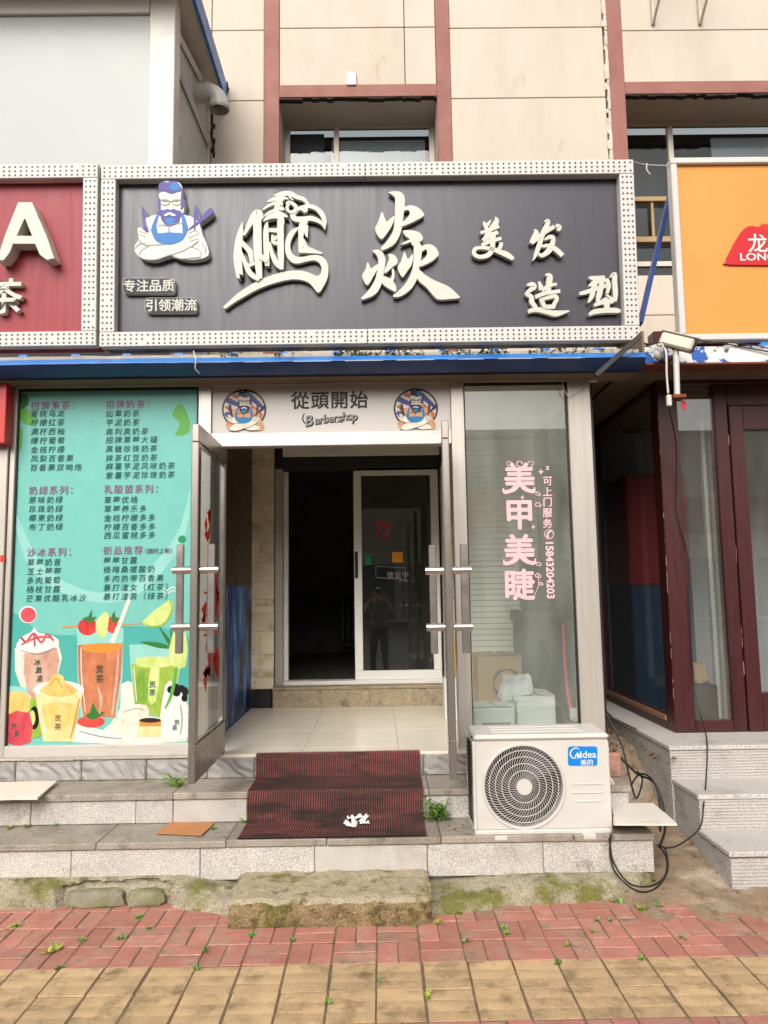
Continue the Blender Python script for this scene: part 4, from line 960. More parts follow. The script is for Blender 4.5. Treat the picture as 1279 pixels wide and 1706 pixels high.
# white sill line (mortar) and header over the doorway
zh0, zh1 = F.uv(550, 742)[1], F.uv(550, 719)[1]
MB().box(xP['p2b'] + .001, xP['p3a'] - .001, DF - .006, DF + .08, zh0, zh1, .004).build('header_rail', 'steel_white', shop)
hp = MB().box(xP['p2b'] + .002, xP['p3a'] - .002, DF + .016, DF + .03, zh1 + .001, zbeam - .001).build('header_panel', 'panel_white', shop)
HP = FP(DF + .015)
MB().text(HP, '從頭開始', 500, 667, 31, 32.6, .0012, .02).build('header_text', 'ink', hp)
t = MB(); base = [(515, 700, 'B', 25), (528, 699, 'a', 19), (535.5, 698, 'r', 19), (543, 696.5, 'b', 20), (551.5, 696, 'e', 19), (559, 695, 'r', 19), (566, 694.5, 's', 19), (574, 692.5, 'h', 20), (582.5, 692, 'o', 19), (590.5, 692.5, 'p', 20)]
for x, y, ch, sz in base: t.text(HP, ch, x + 1.3, y + 1.3, sz, sz, .0012, .04, rot=8, shear=.2)
t.pstroke(HP, [(507, 688, 1.2), (504, 697, 2.2), (508, 705, 2), (516, 704, 1)], None, .0011); t.pstroke(HP, [(560, 704, 1), (568, 702, 2.2), (570, 705, 1)], None, .0011)
t.build('script_word_shadow', 'ink', hp)
t = MB()
for x, y, ch, sz in base: t.text(HP, ch, x, y, sz, sz, .002, .006, rot=8, shear=.2)
t.build('script_word', 'lineg', hp)
pal = dict(base='white', skin='cream', hair='navy', hair2='apron', apron='apron', tool='ring', ink='ring', line='navy', shirt='shirt_o')
for cx, cy_ in ((406.5, 682.5), (692.5, 681)):
    rd = MB().ell(HP, cx, cy_, 37, 34, None, .0012, 36, wp=0).build('roundel', 'ring', hp)
    MB().ell(HP, cx, cy_, 34, 31, None, .002, 36, wp=0).build('roundel_ground', 'pale_roundel', rd)
    for m_, lst in (('navy' if False else 'purple', [[(-31, -12), (-26, -20), (-10, -12), (-10, -4)], [(-33, 8), (-30, 3), (-10, 12), (-10, 18), (-20, 24)], [(11, -27), (31, -8), (33, 2), (10, -16)]]), ('stripe_o', [[(-22, -22), (-16, -27), (-9, -24), (-10, -17)], [(-33, -3), (-30, -6), (-10, 4), (-10, 10)], [(10, -12), (32, 8), (28, 18), (10, 0)]])):
        for i, p_ in enumerate(lst): MB().ppoly(HP, [(cx + x, cy_ + y) for x, y in p_], None, .0026 + i * .0001, wp=0).build('roundel_stripe', m_, rd)
    barber(hp, HP, (cx - 42.2, cy_ - 37), 15.7, .0045, pal, 0, 'barber_emblem')
# pink lettering on the right-hand pane
PG = FP(DF + .0215)
t = MB()
for ch, y in (('美', 797), ('甲', 856), ('美', 916), ('睫', 974)): t.text(PG, ch, 865, y, 54, 54, .001, .026, sx=.98)
for pts in ([(839, 795, 3), (840, 788, 1)], ):
    pass
t.pstroke(PG, [(838, 813, 2), (840, 820, 5), (848, 819, 4), (860, 806, 3)], None, .0014); t.pstroke(PG, [(890, 811, 2), (889, 819, 5), (881, 817, 4), (868, 805, 3)], None, .0014)
t.pstroke(PG, [(839, 932, 2), (841, 939, 5), (849, 938, 4), (861, 925, 3)], None, .0014); t.pstroke(PG, [(892, 930, 2), (890, 938, 5), (882, 936, 4), (869, 924, 3)], None, .0014)
for x, y, r in ((901, 786, 6), (870, 829, 5), (888, 878, 5)):
    t.ppoly(PG, [(x, y - r), (x + r * .2, y - r * .2), (x + r, y), (x + r * .2, y + r * .2), (x, y + r), (x - r * .2, y + r * .2), (x - r, y), (x - r * .2, y - r * .2)], None, .001)
for x, y, r in ((866, 772, 8), (896, 822, 5), (896, 840, 6), (897, 939, 5), (896, 958, 6), (901, 972, 4)):       # rose sketches
    for k in range(4):
        a = k * 1.7; t.pstroke(PG, [(x + r * .9 * math.cos(a) * (1 - k * .18), y + r * .7 * math.sin(a) * (1 - k * .18), 1.1), (x + r * math.cos(a + .9) * (1 - k * .18), y + r * .8 * math.sin(a + .9) * (1 - k * .18), 1.6), (x + r * .9 * math.cos(a + 2) * (1 - k * .18), y + r * .7 * math.sin(a + 2) * (1 - k * .18), 1.1)], None, .001)
for a, b, c in (((843, 770), (852, 770), (856, 779)), ((890, 769), (880, 770), (877, 779))):
    t.pstroke(PG, [(*a, .8), (b[0], b[1], 1.4), (*c, .8)], None, .001); t.pstroke(PG, [(*a, .8), ((a[0] + c[0]) / 2, c[1] + 1, 1.4), (*c, .8)], None, .001)
t.pstroke(PG, [(896, 958, 1), (897, 975, 1), (890, 992, 1)], None, .001)
for i, ch in enumerate('可上门服务'): t.text(PG, ch, 912, (801, 819, 836, 854, 872)[i], 16.5, 16, .001, .02)
n = 18; t.pstroke(PG, [(914.5 + 7.6 * math.cos(6.2832 * i / n), 890 + 7.6 * math.sin(6.2832 * i / n), 1.3) for i in range(n + 1)], None, .001, 1)
t.pstroke(PG, [(918, 884, 4), (912, 889, 3), (913, 896, 4)], None, .0012)
digits = '15843204203'
for i, ch in enumerate(digits): t.text(PG, ch, 915.5 + i * .23, 904.5 + i * 8.9, 17.5, 17, .001, .035, rot=-90)
t.text(PG, 'z', 912, 778, 12, 12, .001, .04)
t.build('pane_lettering', 'pink', shop)

# ------------------------------------------------------------ menu poster behind the left pane
po = MB().box(xP['L'] + .002, xP['p2a'] - .002, DF + .026, DF + .030, zsill1 - .01, zbeam - .003).build('menu_poster', 'teal', label='teal menu poster with milk tea drinks filling the left window', cat='poster', origin=((xP['L'] + xP['p2a']) / 2, DF + .04, zsill1))
PP = FP(DF + .0255)
c1 = lambda x, y: (x / 3.1975, 600 + y / 3.1975)
c2 = lambda x, y: (x / 3.1975, 980 + y / 3.1975)
LV = [0.0002]
def pr(nm, m_, polys=(), strk=(), ells=(), conv=c2, sm=2):
    LV[0] += .00006
    for i, p_ in enumerate(polys): MB().ppoly(PP, [conv(*q) for q in p_], None, LV[0] + i * .00001, sm, wp=0).build(nm, m_, po)
    for i, p_ in enumerate(strk): MB().pstroke(PP, [(*conv(x, y), w_ / 3.1975) for x, y, w_ in p_], None, LV[0] + i * .00001 + .00002, 4, wp=0).build(nm, m_, po)
    for i, (x, y, rx, ry) in enumerate(ells): MB().ell(PP, *conv(x, y), rx / 3.1975, ry / 3.1975, None, LV[0] + i * .00001 + .00003, 24, wp=0).build(nm, m_, po)
pr('printed_band', 'teal_pale', strk=[[(75, 800, 10), (110, 920, 40), (180, 1080, 62), (300, 1190, 62), (500, 1262, 54), (700, 1235, 62), (880, 1060, 62), (975, 900, 40), (1010, 700, 8)]], conv=c1)
pr('lower_field', 'teal_deep', [[(45, 120), (200, 230), (420, 250), (660, 200), (1000, 250), (1005, 560), (700, 520), (300, 560), (40, 560)]])
pr('printed_leaf', 'leafp', [[(80, 270), (130, 250), (200, 310), (190, 345), (130, 340)], [(90, 340), (120, 380), (110, 470), (80, 480), (72, 400)], [(915, 290), (950, 230), (985, 260), (1010, 330), (1000, 390), (930, 400), (960, 340)]], conv=c1)
pr('printed_leaf', 'leafd', [[(75, 190), (140, 180), (150, 240), (90, 265)]], conv=c1)
pr('printed_dot', 'sticker_green', ells=[(969, 955, 21, 21)], conv=c1)
pr('printed_wave', 'white', strk=[[(860, 1210, 3), (890, 1225, 5), (920, 1208, 5), (950, 1225, 5), (985, 1212, 3)], [(860, 1228, 3), (890, 1243, 5), (920, 1226, 5), (950, 1243, 5), (985, 1230, 3)]], conv=c1)
pr('table', 'cream', [[(390, 740), (520, 780), (640, 640), (640, 512), (720, 508), (720, 640), (860, 690), (990, 600), (992, 815), (385, 818)]])
pr('table_cloth', 'white', [[(400, 725), (470, 735), (590, 770), (690, 800), (600, 818), (385, 818)]])
pr('printed_cherry', 'white', ells=[(148, 140, 48, 46)]); pr('printed_cherry', 'berry', ells=[(150, 142, 41, 40)])
pr('chocolate_cup', 'cream', [[(78, 320), (310, 292), (306, 470), (200, 585), (122, 560)]]); pr('chocolate_drink', 'choc', [[(130, 345), (302, 318), (300, 470), (200, 580), (150, 560)]])
pr('whipped_cream', 'white', [[(84, 318), (110, 262), (165, 235), (182, 205), (202, 235), (290, 258), (312, 300), (210, 345), (120, 345)]])
pr('sauce', 'berry', strk=[[(110, 260, 12), (140, 285, 12), (180, 240, 12), (220, 290, 12), (250, 245, 12), (285, 280, 10)], [(115, 300, 10), (200, 262, 12), (270, 262, 10)], [(180, 240, 10), (185, 310, 10)]])
pr('tall_glass', 'teal_pale', [[(410, 212), (658, 212), (652, 470), (622, 695), (432, 690), (412, 460)]], sm=1); pr('tea', 'tea', [[(414, 302), (655, 292), (642, 480), (610, 690), (442, 682), (416, 450)]], sm=1)
pr('tea_light', 'amber', [[(440, 300), (640, 292), (635, 330), (560, 345), (450, 335)]])
pr('skewer', 'amber', strk=[[(330, 207, 8), (560, 195, 7), (760, 188, 5)]])
pr('printed_tomato', 'cherry', ells=[(466, 205, 52, 46), (604, 195, 42, 46), (485, 710, 72, 32)]); pr('printed_stalk', 'leafd', [[(440, 160), (470, 150), (490, 110), (490, 155), (515, 150), (480, 185)], [(590, 165), (610, 120), (615, 160), (640, 155), (610, 185)], [(455, 680), (480, 660), (495, 605), (520, 660), (565, 655), (500, 700)]])
pr('printed_lime', 'lime_pale', [[(510, 180), (560, 125), (580, 160), (560, 260), (520, 250)], [(755, 180), (905, 60), (915, 120), (870, 190), (810, 205)]]); pr('printed_lime_rind', 'lime', strk=[[(905, 60, 8), (915, 120, 10), (870, 190, 10), (810, 205, 8), (755, 182, 4)]])
pr('straw', 'cream', strk=[[(688, 58, 20), (645, 170, 22), (596, 290, 24)]])
pr('lime_glass', 'teal_pale', [[(688, 300), (970, 300), (960, 430), (920, 660), (850, 690), (718, 640), (695, 430)]], sm=1); pr('lime_drink', 'lime', [[(698, 405), (962, 395), (955, 440), (915, 620), (850, 690), (720, 632)]], sm=1)
pr('lime_light', 'lime_pale', [[(730, 370), (900, 365), (955, 395), (880, 420), (740, 420)], [(800, 430), (850, 430), (830, 600), (790, 600)]])
pr('rosemary', 'leafd', [[(845, 205), (870, 230), (925, 300), (905, 315)], [(745, 285), (850, 290), (930, 320), (840, 318)], [(905, 215), (925, 260), (935, 330), (915, 300)]])
pr('pineapple', 'lime_pale', [[(920, 240), (990, 240), (990, 420), (900, 400)]])
pr('slush_cup', 'white', [[(880, 515), (930, 505), (992, 600), (992, 800), (850, 792), (848, 720)]]); pr('blueberries', 'ink', ells=[(910, 540, 20, 20), (940, 555, 22, 22), (935, 525, 20, 18), (965, 535, 22, 20), (985, 550, 18, 24), (982, 585, 16, 20)])
pr('printed_kiwi', 'lime', ells=[(185, 690, 62, 110)]); pr('kiwi_core', 'ink', ells=[(183, 690, 26, 62)]); pr('kiwi_heart', 'lime_pale', ells=[(172, 690, 16, 40)])
pr('berry_cup', 'teal_pale', [[(35, 520), (150, 525), (152, 560), (165, 820), (25, 820)]], sm=1); pr('berry_drink', 'berry', [[(35, 640), (155, 650), (164, 820), (25, 820)]]); pr('berry_top', 'mango', [[(35, 560), (148, 560), (152, 660), (90, 650), (35, 670)]])
pr('mango_rim', 'white', ells=[(313, 540, 136, 48)]); pr('mango_cup', 'mango_pale', [[(188, 565), (440, 560), (412, 690), (388, 816), (232, 816), (210, 700)]], sm=1); pr('mango_drink', 'mango', [[(225, 620), (400, 615), (375, 730), (240, 740)]])
pr('mango_scoop', 'mango', [[(208, 552), (262, 500), (275, 470), (305, 455), (338, 470), (350, 500), (420, 550), (320, 580)]])
pr('cake', 'cream', [[(640, 650), (700, 622), (780, 622), (790, 690), (720, 720), (640, 720)]]); pr('pudding', 'mango_pale', [[(742, 705), (858, 705), (862, 788), (730, 788)]], sm=1); pr('pudding_top', 'amber', [[(742, 705), (858, 705), (858, 735), (742, 735)]], sm=1); pr('caramel', 'ring', ells=[(800, 703, 58, 13)])
pr('highlight', 'white', strk=[[(432, 320, 5), (436, 480, 7), (456, 660, 3)], [(712, 420, 5), (728, 600, 5)], [(100, 360, 4), (132, 540, 4)], [(212, 610, 5), (246, 790, 5)], [(870, 620, 4), (858, 770, 4)]])
pr('tea_shade', 'choc', strk=[[(632, 310, 10), (622, 480, 16), (596, 680, 10)], [(520, 520, 8), (540, 600, 18), (530, 670, 8)]])
pr('lime_shade', 'leafp', strk=[[(940, 420, 12), (915, 560, 18), (880, 640, 8)], [(760, 450, 10), (768, 600, 10)]])
pr('mango_shade', 'amber', strk=[[(422, 590, 8), (398, 710, 12), (376, 800, 8)], [(262, 520, 5), (300, 480, 8), (330, 530, 4)], [(350, 520, 4), (390, 555, 6)]])
pr('cream_shade', 'lineg', strk=[[(110, 330, 4), (200, 350, 6), (290, 320, 4)], [(960, 620, 5), (970, 700, 7), (960, 780, 4)], [(660, 660, 4), (720, 640, 5), (770, 650, 4)], [(420, 760, 4), (540, 790, 6), (650, 800, 4)]])
wl_ = LV[0] + .0003
cols = [((51, 676, '招牌果茶：', 1), (51, 689, '蜜桃乌龙'), (51, 704, '柠檬红茶'), (51, 719, '满杯西柚'), (51, 734, '爆柠葡萄'), (51, 749, '金桔柠檬'), (51, 764, '凤梨百香果'), (50, 779, '百香果双响炮'),
         (48, 817, '奶绿系列：', 1), (48, 833, '原味奶绿'), (48, 848, '珍珠奶绿'), (48, 863, '椰果奶绿'), (48, 878, '布丁奶绿'),
         (45, 920, '沙冰系列：', 1), (45, 937, '草莓奶昔'), (45, 952, '芝士莓莓'), (44, 967, '多肉葡萄'), (44, 982, '杨枝甘露'), (43, 997, '芒果优酪乳冰沙')),
        ((176, 674, '招牌奶茶：', 1), (176, 689, '仙草奶茶'), (176, 704, '芋泥奶茶'), (176, 719, '奥利奥奶茶'), (176, 733, '招牌草莓大福'), (176, 748, '黑糖珍珠奶茶'), (176, 763, '抹茶红豆奶茶'), (176, 777, '麻薯芋泥风味奶茶'), (176, 792, '紫薯芋泥珍珠奶茶'),
         (173, 815, '乳酸菌系列：', 1), (173, 833, '草莓优格'), (173, 848, '草莓养乐多'), (173, 863, '金桔柠檬多多'), (173, 878, '柠檬百香多多'), (173, 892, '西瓜蜜桃多多'),
         (172, 917, '新品推荐', 1), (172, 934, '莓莓甘露'), (172, 949, '杨梅桑椹酸奶'), (172, 964, '多肉热带百香果'), (172, 979, '暴打渣女（红茶）'), (172, 994, '暴打渣男（绿茶）'))]
tt, th, tw = MB(), MB(), MB()
for c_ in cols:
    for row in c_:
        if len(row) == 4:
            th.text(PP, row[2], row[0] + 7, row[1], 15, 17, wl_ + .0004, .014); tw.text(PP, row[2], row[0] + 7, row[1], 15, 17, wl_, .03)
        else: tt.text(PP, row[2], row[0] + 6, row[1], 12.6, 14.7, wl_, .003, shear=.12)
th.text(PP, '（随时上新）', 240, 918, 9.5, 9.6, wl_ + .0004, .008)
for x, y, sz, ch in ((530, 430, 45, '贡'), (530, 482, 45, '茶'), (811, 512, 38, '贡'), (811, 556, 38, '茶'), (307, 692, 38, '贡'), (307, 738, 38, '茶'), (198, 395, 38, '冰'), (205, 436, 38, '激'), (209, 480, 38, '凌'), (942, 714, 30, '贡'), (930, 744, 30, '茶'), (74, 735, 34, '贡'), (88, 775, 34, '茶')):
    tt.text(PP, ch, *c2(x, y), sz / 3.2, sz / 3.2, wl_, .014)
tw.build('heading_outline', 'white', po); th.build('menu_heading', 'ink_plum', po); tt.build('menu_text', 'ink_green', po)
# backing wall behind the poster
MB().box(-2.95, -1.18, DF + .09, DF + .11, ZF, 3.0).build('partition', 'siding', shop)

# neighbour strip and red display box at the far left
nb = thing('steel_pilaster', 'plain stainless steel pilaster at the left edge beside the poster window', 'pilaster', (-2.6, DF, ZF))
MB().box(-3.3, xP['L'] - .04, DF - .02, DF + .1, ZF - .02, ztp + .04, .004).build('cladding', 'steel', nb)
MB().ppoly(FP(DF - .021), [(0, 925), (7, 925), (7, 936), (0, 936)], None, .001).build('sticker', 'decal_red', nb)
rb = thing('display_box', 'red framed black display box hung high at the left edge', 'display box', (-2.55, DF - .12, 2.2))
a = ony(9, 690, DF - .12)
zt_, zb_ = ony(10, 628, DF - .12).z, ony(10, 738, DF - .12).z
MB().box(-3.0, a.x, DF - .12, DF - .022, zb_, zt_, .004).build('casing', 'red_plastic', rb)
MB().box(-3.0, a.x - .045, DF - .1235, DF - .119, zb_ + .03, zt_ - .01).build('screen', 'rubber_black', rb)
sl = MB()
for i in range(26): z = zb_ + .05 + i * (zt_ - zb_ - .08) / 26; sl.box(-3.0, a.x - .055, DF - .1275, DF - .1238, z, z + .006)
sl.build('louvre', 'machine_grey', rb)

# ------------------------------------------------------------ open double doors
def door(name, hinge, ang, width, zlo, zhi, label, decal):
    # door-local: u from hinge to free edge, v up, w normal
    d = Vector((math.cos(ang), -math.sin(ang), 0)); pl = Plane((hinge, DF - .01, 0), d, (0, 0, 1))
    st = .062; th_ = .02; dr = None
    root = MB().box(0, width, zhi - .10, zhi, -th_, th_, .004, pl.P).box(0, width, zlo, zlo + .20, -th_, th_, .004, pl.P).box(0, st * .7, zlo + .201, zhi - .101, -th_, th_, .004, pl.P).box(width - st, width, zlo + .201, zhi - .101, -th_, th_, .004, pl.P).build(name, 'steel_door', shop)
    tag(root, label)
    MB().box(st * .7 - .008, width - st + .008, zlo + .19, zhi - .09, -.004, .004, 0, pl.P).build('door_pane', 'door_glass', root)
    for a, b, c, e in ((st * .7, width - st, zhi - .112, zhi - .101), (st * .7, width - st, zlo + .201, zlo + .212), (st * .7, st * .7 + .008, zlo + .212, zhi - .112), (width - st - .008, width - st, zlo + .212, zhi - .112)): MB().box(a, b, c, e, -.012, .012, 0, pl.P).build('glazing_bead', 'steel_bright', root)
    return root, pl
zd1 = 2.535; zd0 = ZF + .005
hL = ony(372, 1000, DF).x; hR = ony(745, 1000, DF).x
dl, pL = door('door', hL, rad(90), .76, zd0, zd1, 'left door leaf standing wide open', None)
dr_, pR = door('door', hR, rad(180 - 85.5), .76, zd0, zd1, 'right door leaf seen edge on', None)
def handle(root, pl, u, zlo, zhi):
    for sg in (-1, 1):
        h = MB(); w_ = sg * .085; n = 6
        # vertical bar of square tube, two stand-offs
        h.box(u - .013, u + .013, zlo, zhi, w_ - .02, w_ + .02, .004, pl.P)
        for zz_ in (zlo + .24 * (zhi - zlo), zhi - .24 * (zhi - zlo)): h.tube([pl.P(u, zz_, sg * .025), pl.P(u, zz_, sg * .125)], .021, 12)
        h.build('handle', 'steel_bright', root)
handle(dl, pL, .715, ony(300, 1089, 4.05).z, ony(300, 907, 4.05).z)
handle(dr_, pR, .715, ony(760, 1089, 4.05).z, ony(760, 907, 4.05).z)
# red brush lettering on the left leaf's glass
t = MB(); rr = random.Random(21)
def dpt(fu, z): return pL.P(fu, z, -.0055)
for (u0_, z0_, u1_, z1_) in ((.40, 1.75, .52, 2.12), (.14, 1.62, .30, 1.86), (.38, 1.40, .52, 1.58), (.12, 1.42, .30, 1.60), (.38, 1.18, .50, 1.34), (.14, 1.10, .28, 1.34)):
    for k in range(7):
        a = Vector((rr.uniform(u0_, u1_), rr.uniform(z0_, z1_))); b = a + Vector((rr.uniform(-.06, .06), -rr.uniform(.05, .16))); wd = rr.uniform(.04, .10)
        c_ = (a + b) / 2 + Vector((wd, 0)); t.add([dpt(a.x, a.y), dpt(c_.x, c_.y), dpt(b.x, b.y), dpt((a.x + b.x) / 2 - wd * .3, (a.y + b.y) / 2)], [(0, 1, 2, 3)])
for zz_ in (1.60, 1.36): t.add([dpt(.10, zz_), dpt(.54, zz_), dpt(.54, zz_ + .012), dpt(.10, zz_ + .012)], [(0, 1, 2, 3)])
tag(t.build('brush_decal', 'decal_red', dl), kind='stuff')

# ------------------------------------------------------------ porch: walls, ceiling, inner step, sliding door
DI = 6.60
xm = -1.135
MB().box(xm - .03, xm, 4.90, DI, ZF, 2.98).build('mural_banner', 'mural', label='dark banner with blue brush strokes covering the left wall of the porch', cat='banner', origin=(xm, 5.7, ZF))
I0 = FP(DI)
pw = thing('porch_wall', 'weathered travertine tiled wall around the inner sliding door', 'wall', (0, DI, ZF))
xa_, xb_ = I0.uv(457, 900)[0], I0.uv(740, 900)[0]
xc_ = I0.uv(756, 900)[0]
zlo = I0.uv(440, 1148)[1]
def tiles(x0, x1, seed):
    r2 = random.Random(seed); z = zlo
    while z < 2.95:
        h = r2.choice((.06, .10, .16, .2)); h = min(h, 2.96 - z)
        sp = [x0, x1] if r2.random() < .5 or x1 - x0 < .12 else [x0, x0 + (x1 - x0) * r2.uniform(.3, .75), x1]
        for a, b in zip(sp, sp[1:]): MB().box(a + .001, b - .001, DI - r2.uniform(.0, .006), DI + .03, z + .001, z + h - .001, .002).build('tile', 'travertine', pw, origin=(a, DI, z))
        z += h
tiles(xm, xa_ - .005, 4); tiles(xb_ + .005, xc_ + .05, 6)
MB().box(xm, xa_, DI + .031, DW, ZF, 2.98).box(xb_, 1.42, DI + .05, DW, ZF, 2.98).box(xa_, xb_, DI + .09, DW, 2.70, 2.98).build('core', 'dark_slate', pw)
MB().box(xm, xa_ - .03, DI - .004, DI + .03, ZF, zlo - .002).build('skirting', 'dark_slate', pw)
sd_ = MB(); z = ZF
while z < 2.95: sd_.box(xc_ + .055, 1.42, DI - .02, DI + .04, z, z + .046, .004); z += .05
sd_.build('board_lining', 'siding', pw)
MB().box(xm - .05, 1.45, DF + .1, DW, 2.99, 3.03).build('porch_ceiling', 'siding', kind='structure')
MB().box(1.43, 1.46, DF + .11, DW, ZF, 2.98).build('partition', 'dark_slate', shop)
st = thing('inner_step', 'stained brown speckled granite step under the sliding door', 'step', (0, DI, ZF))
sx0, sx1 = ony(454, 1165, 6.56).x, ony(738, 1165, 6.56).x
MB().box(sx0, (sx0 + sx1) / 2 + .1, 6.56, 6.60, ZF, .755, .002).build('riser_slab', 'granite_brown', st); MB().box((sx0 + sx1) / 2 + .102, sx1, 6.56, 6.60, ZF, .755, .002).build('riser_slab', 'granite_brown', st)
MB().box(sx0 - .005, sx1 + .01, 6.55, 6.95, .757, .782, .003).build('tread_slab', 'granite_brown', st)
# sliding door
DS = 6.74
K = FP(DS)
sl_ = thing('sliding_door', 'white framed sliding glass door at the back of the porch, left half open', 'door', (0, DS, .785))
zd = .783; ztop_ = K.uv(600, 762)[1]
xl0, xl1 = K.uv(459, 950)[0], K.uv(735, 950)[0]
MB().box(xl0, xl0 + .075, DS - .09, DS + .06, zd, 2.72, .004).box(xl1 + .0, xl1 + .05, DS - .09, DS + .06, zd, 2.72, .004).build('jamb', 'steel', sl_)
MB().box(xl0 + .076, xl1 - .001, DS - .085, DS + .06, ztop_, ztop_ + .09, .004).build('head', 'sash_white', sl_)
MB().box(xl0 + .076, xl1 - .001, DS - .07, DS + .06, ztop_ + .092, 2.72, .004).build('shutter_box', 'dark_slate', sl_)
MB().box(xl0 + .076, xl1 - .001, DS - .08, DS + .06, zd, zd + .035, .004).build('track', 'sash_white', sl_)
MB().box(xl0 + .076, xl0 + .115, DS - .02, DS + .05, zd + .036, ztop_ - .001, .004).build('side_frame', 'sash_white', sl_)
xs0, xs1 = K.uv(590, 950)[0], K.uv(732, 950)[0]; zs0, zs1 = zd + .036, K.uv(660, 780)[1]; fw = .072
sa = MB().box(xs0, xs1, DS - .05, DS - .005, zs1 - fw, zs1, .005).box(xs0, xs1, DS - .05, DS - .005, zs0, zs0 + fw * 1.1, .005).box(xs0, xs0 + fw, DS - .05, DS - .005, zs0 + fw * 1.1 + .001, zs1 - fw - .001, .005).box(xs1 - fw, xs1, DS - .05, DS - .005, zs0 + fw * 1.1 + .001, zs1 - fw - .001, .005).build('sash', 'sash_white', sl_)
MB().box(xs0 + fw - .005, xs1 - fw + .005, DS - .03, DS - .024, zs0 + fw, zs1 - fw).build('sash_pane', 'dark_glass', sa)
MB().box(xs0 + .008, xs0 + .035, DS - .062, DS - .05, 1.72, 1.96, .003).build('pull', 'rubber_black', sa)
KS = FP(DS - .031)
t = MB().text(KS, '营业中', 650, 958, 12, 12.5, .001, .01); t.pstroke(KS, [(626, 943, 1), (675, 946, 1), (676, 966, 1), (626, 962, 1), (626, 943, 1)], None, .001, 1); t.build('sticker_text', 'lineg', sa)
MB().ppoly(KS, [(653, 920), (671, 920), (671, 937), (653, 937)], None, .001).build('sticker', 'sticker_yellow', sa)
MB().ppoly(KS, [(608, 923), (618, 923), (618, 941), (608, 941)], None, .001).build('sticker', 'sticker_green', sa)
t = MB(); cx, cy_ = 637, 884
for k in range(9):
    a = .7 * k; t.ell(KS, cx + 9 * math.cos(a), cy_ + 11 * math.sin(a), 3.2, 3.2, None, .001 + k * .00004, 8)
t.ell(KS, cx, cy_ - 16, 4, 4, None, .0015, 8); t.ell(KS, cx - 12, cy_ - 12, 3.4, 4, None, .0015, 8); t.ell(KS, cx + 12, cy_ - 12, 3.4, 4, None, .0015, 8)
t.build('wreath_reflection', 'berry', sa)  # painted reflection of a red sign opposite, laid on the pane
# dim room behind
rm = structure('back_room', (0, 8, .78))
MB().box(-1.6, 1.6, DS + .07, 10.2, .70, .781).build('room_floor', 'interior_floor', rm)
MB().box(-1.6, 1.6, 10.2, 10.25, .78, 3.1).box(-1.65, -1.6, DS + .07, 10.25, .78, 3.1).box(1.6, 1.65, DS + .07, 10.25, .78, 3.1).box(-1.6, 1.6, DS + .07, 10.2, 3.0, 3.1).build('room_walls', 'interior_black', rm)
rd = thing('radiator', 'dim pale column radiator inside the dark back room', 'radiator', (-.28, 9.9, .9))
for i in range(7): MB().box(-.52 + i * .075, -.47 + i * .075, 9.85, 9.95, .92, 1.5, .02).build('column', 'radiator', rd)
MB().tube([(-.54, 9.9, .9), (.0, 9.9, .9)], .018, 8).build('pipe', 'radiator', rd)
# ------------------------------------------------------------ things stored behind the right-hand pane
def carton(name, m, px0, py0, px1, py1, D, depth, label, cat='box', zbase=None, extra=None, rz=0.):
    p0, p1 = ony(px0, (py0 + py1) / 2, D), ony(px1, (py0 + py1) / 2, D); z1 = ony(px0, py0, D).z; z0 = ZF if zbase is None else zbase
    t = thing(name, label, cat, ((p0.x + p1.x) / 2, D, z0))
    MB().box(p0.x, p1.x, D, D + depth, z0, z1, .004).build('carton', m, t)
    for sg in (-1, 1):
        xm_ = p0.x if sg < 0 else p1.x; c = MB(); w_ = (p1.x - p0.x) * .45
        c.loop([[(xm_, D + .003, z1 + .001), (xm_, D + depth - .003, z1 + .001), (xm_, D + depth - .003, z1 + .004), (xm_, D + .003, z1 + .004)], [(xm_ - sg * w_, D + .003, z1 + .012), (xm_ - sg * w_, D + depth - .003, z1 + .012), (xm_ - sg * w_, D + depth - .003, z1 + .015), (xm_ - sg * w_, D + .003, z1 + .015)]])
        c.build('flap', m, t)
    if extra: extra(t, FP(D - .0015), p0.x, p1.x, z0, z1)
    t.rotation_euler.z = rz; return t
def ex1(t, pl, x0, x1, z0, z1):
    m = MB(); cx, cz, r = x0 + .65 * (x1 - x0), z0 + .62 * (z1 - z0), .1
    pts = [(cx + r * math.cos(6.2832 * i / 24), cz + r * math.sin(6.2832 * i / 24)) for i in range(25)]
    for a, b in zip(pts, pts[1:]): m.box(min(a[0], b[0]) - .0015, max(a[0], b[0]) + .0015, min(a[1], b[1]) - .0015, max(a[1], b[1]) + .0015, -.0005, .0005, 0, pl.P)
    m.build('printed_ring', 'brown_print', t)
carton('cardboard_box', 'cardboard', 796, 1094, 870, 1160, 5.45, .3, 'brown cardboard box with a printed ring behind the window, on the floor', extra=ex1)
def ex2(t, pl, x0, x1, z0, z1):
    m = MB()
    for i in range(5): a = x0 + (x1 - x0) * (.2 + .14 * i); m.box(a, a + .035, z0 + .09, z0 + .13, -.0005, .0005, 0, pl.P)
    m.build('printed_marks', 'lineg', t)
carton('white_box', 'paper_white', 790, 1180, 858, 1235, 4.95, .22, 'open white printed box in front of the brown carton', extra=ex2)
carton('white_box', 'paper_white', 862, 1160, 926, 1235, 5.12, .3, 'pale box under the plastic bag beside the grey cabinet')
bgp = ony(862, 1150, 5.2)
b_ = lump(MB(), (bgp.x, 5.24, bgp.z + .0), (.105, .09, .10), 5, .5, 26)
b_.build('plastic_bag', 'plastic_bag', label='crumpled clear plastic bag lying on the pale box', cat='bag', origin=(bgp.x, 5.24, bgp.z - .1))
gc = thing('grey_cabinet', 'dark grey appliance with a thick top slab behind the window', 'appliance', (1.1, 5.6, ZF))
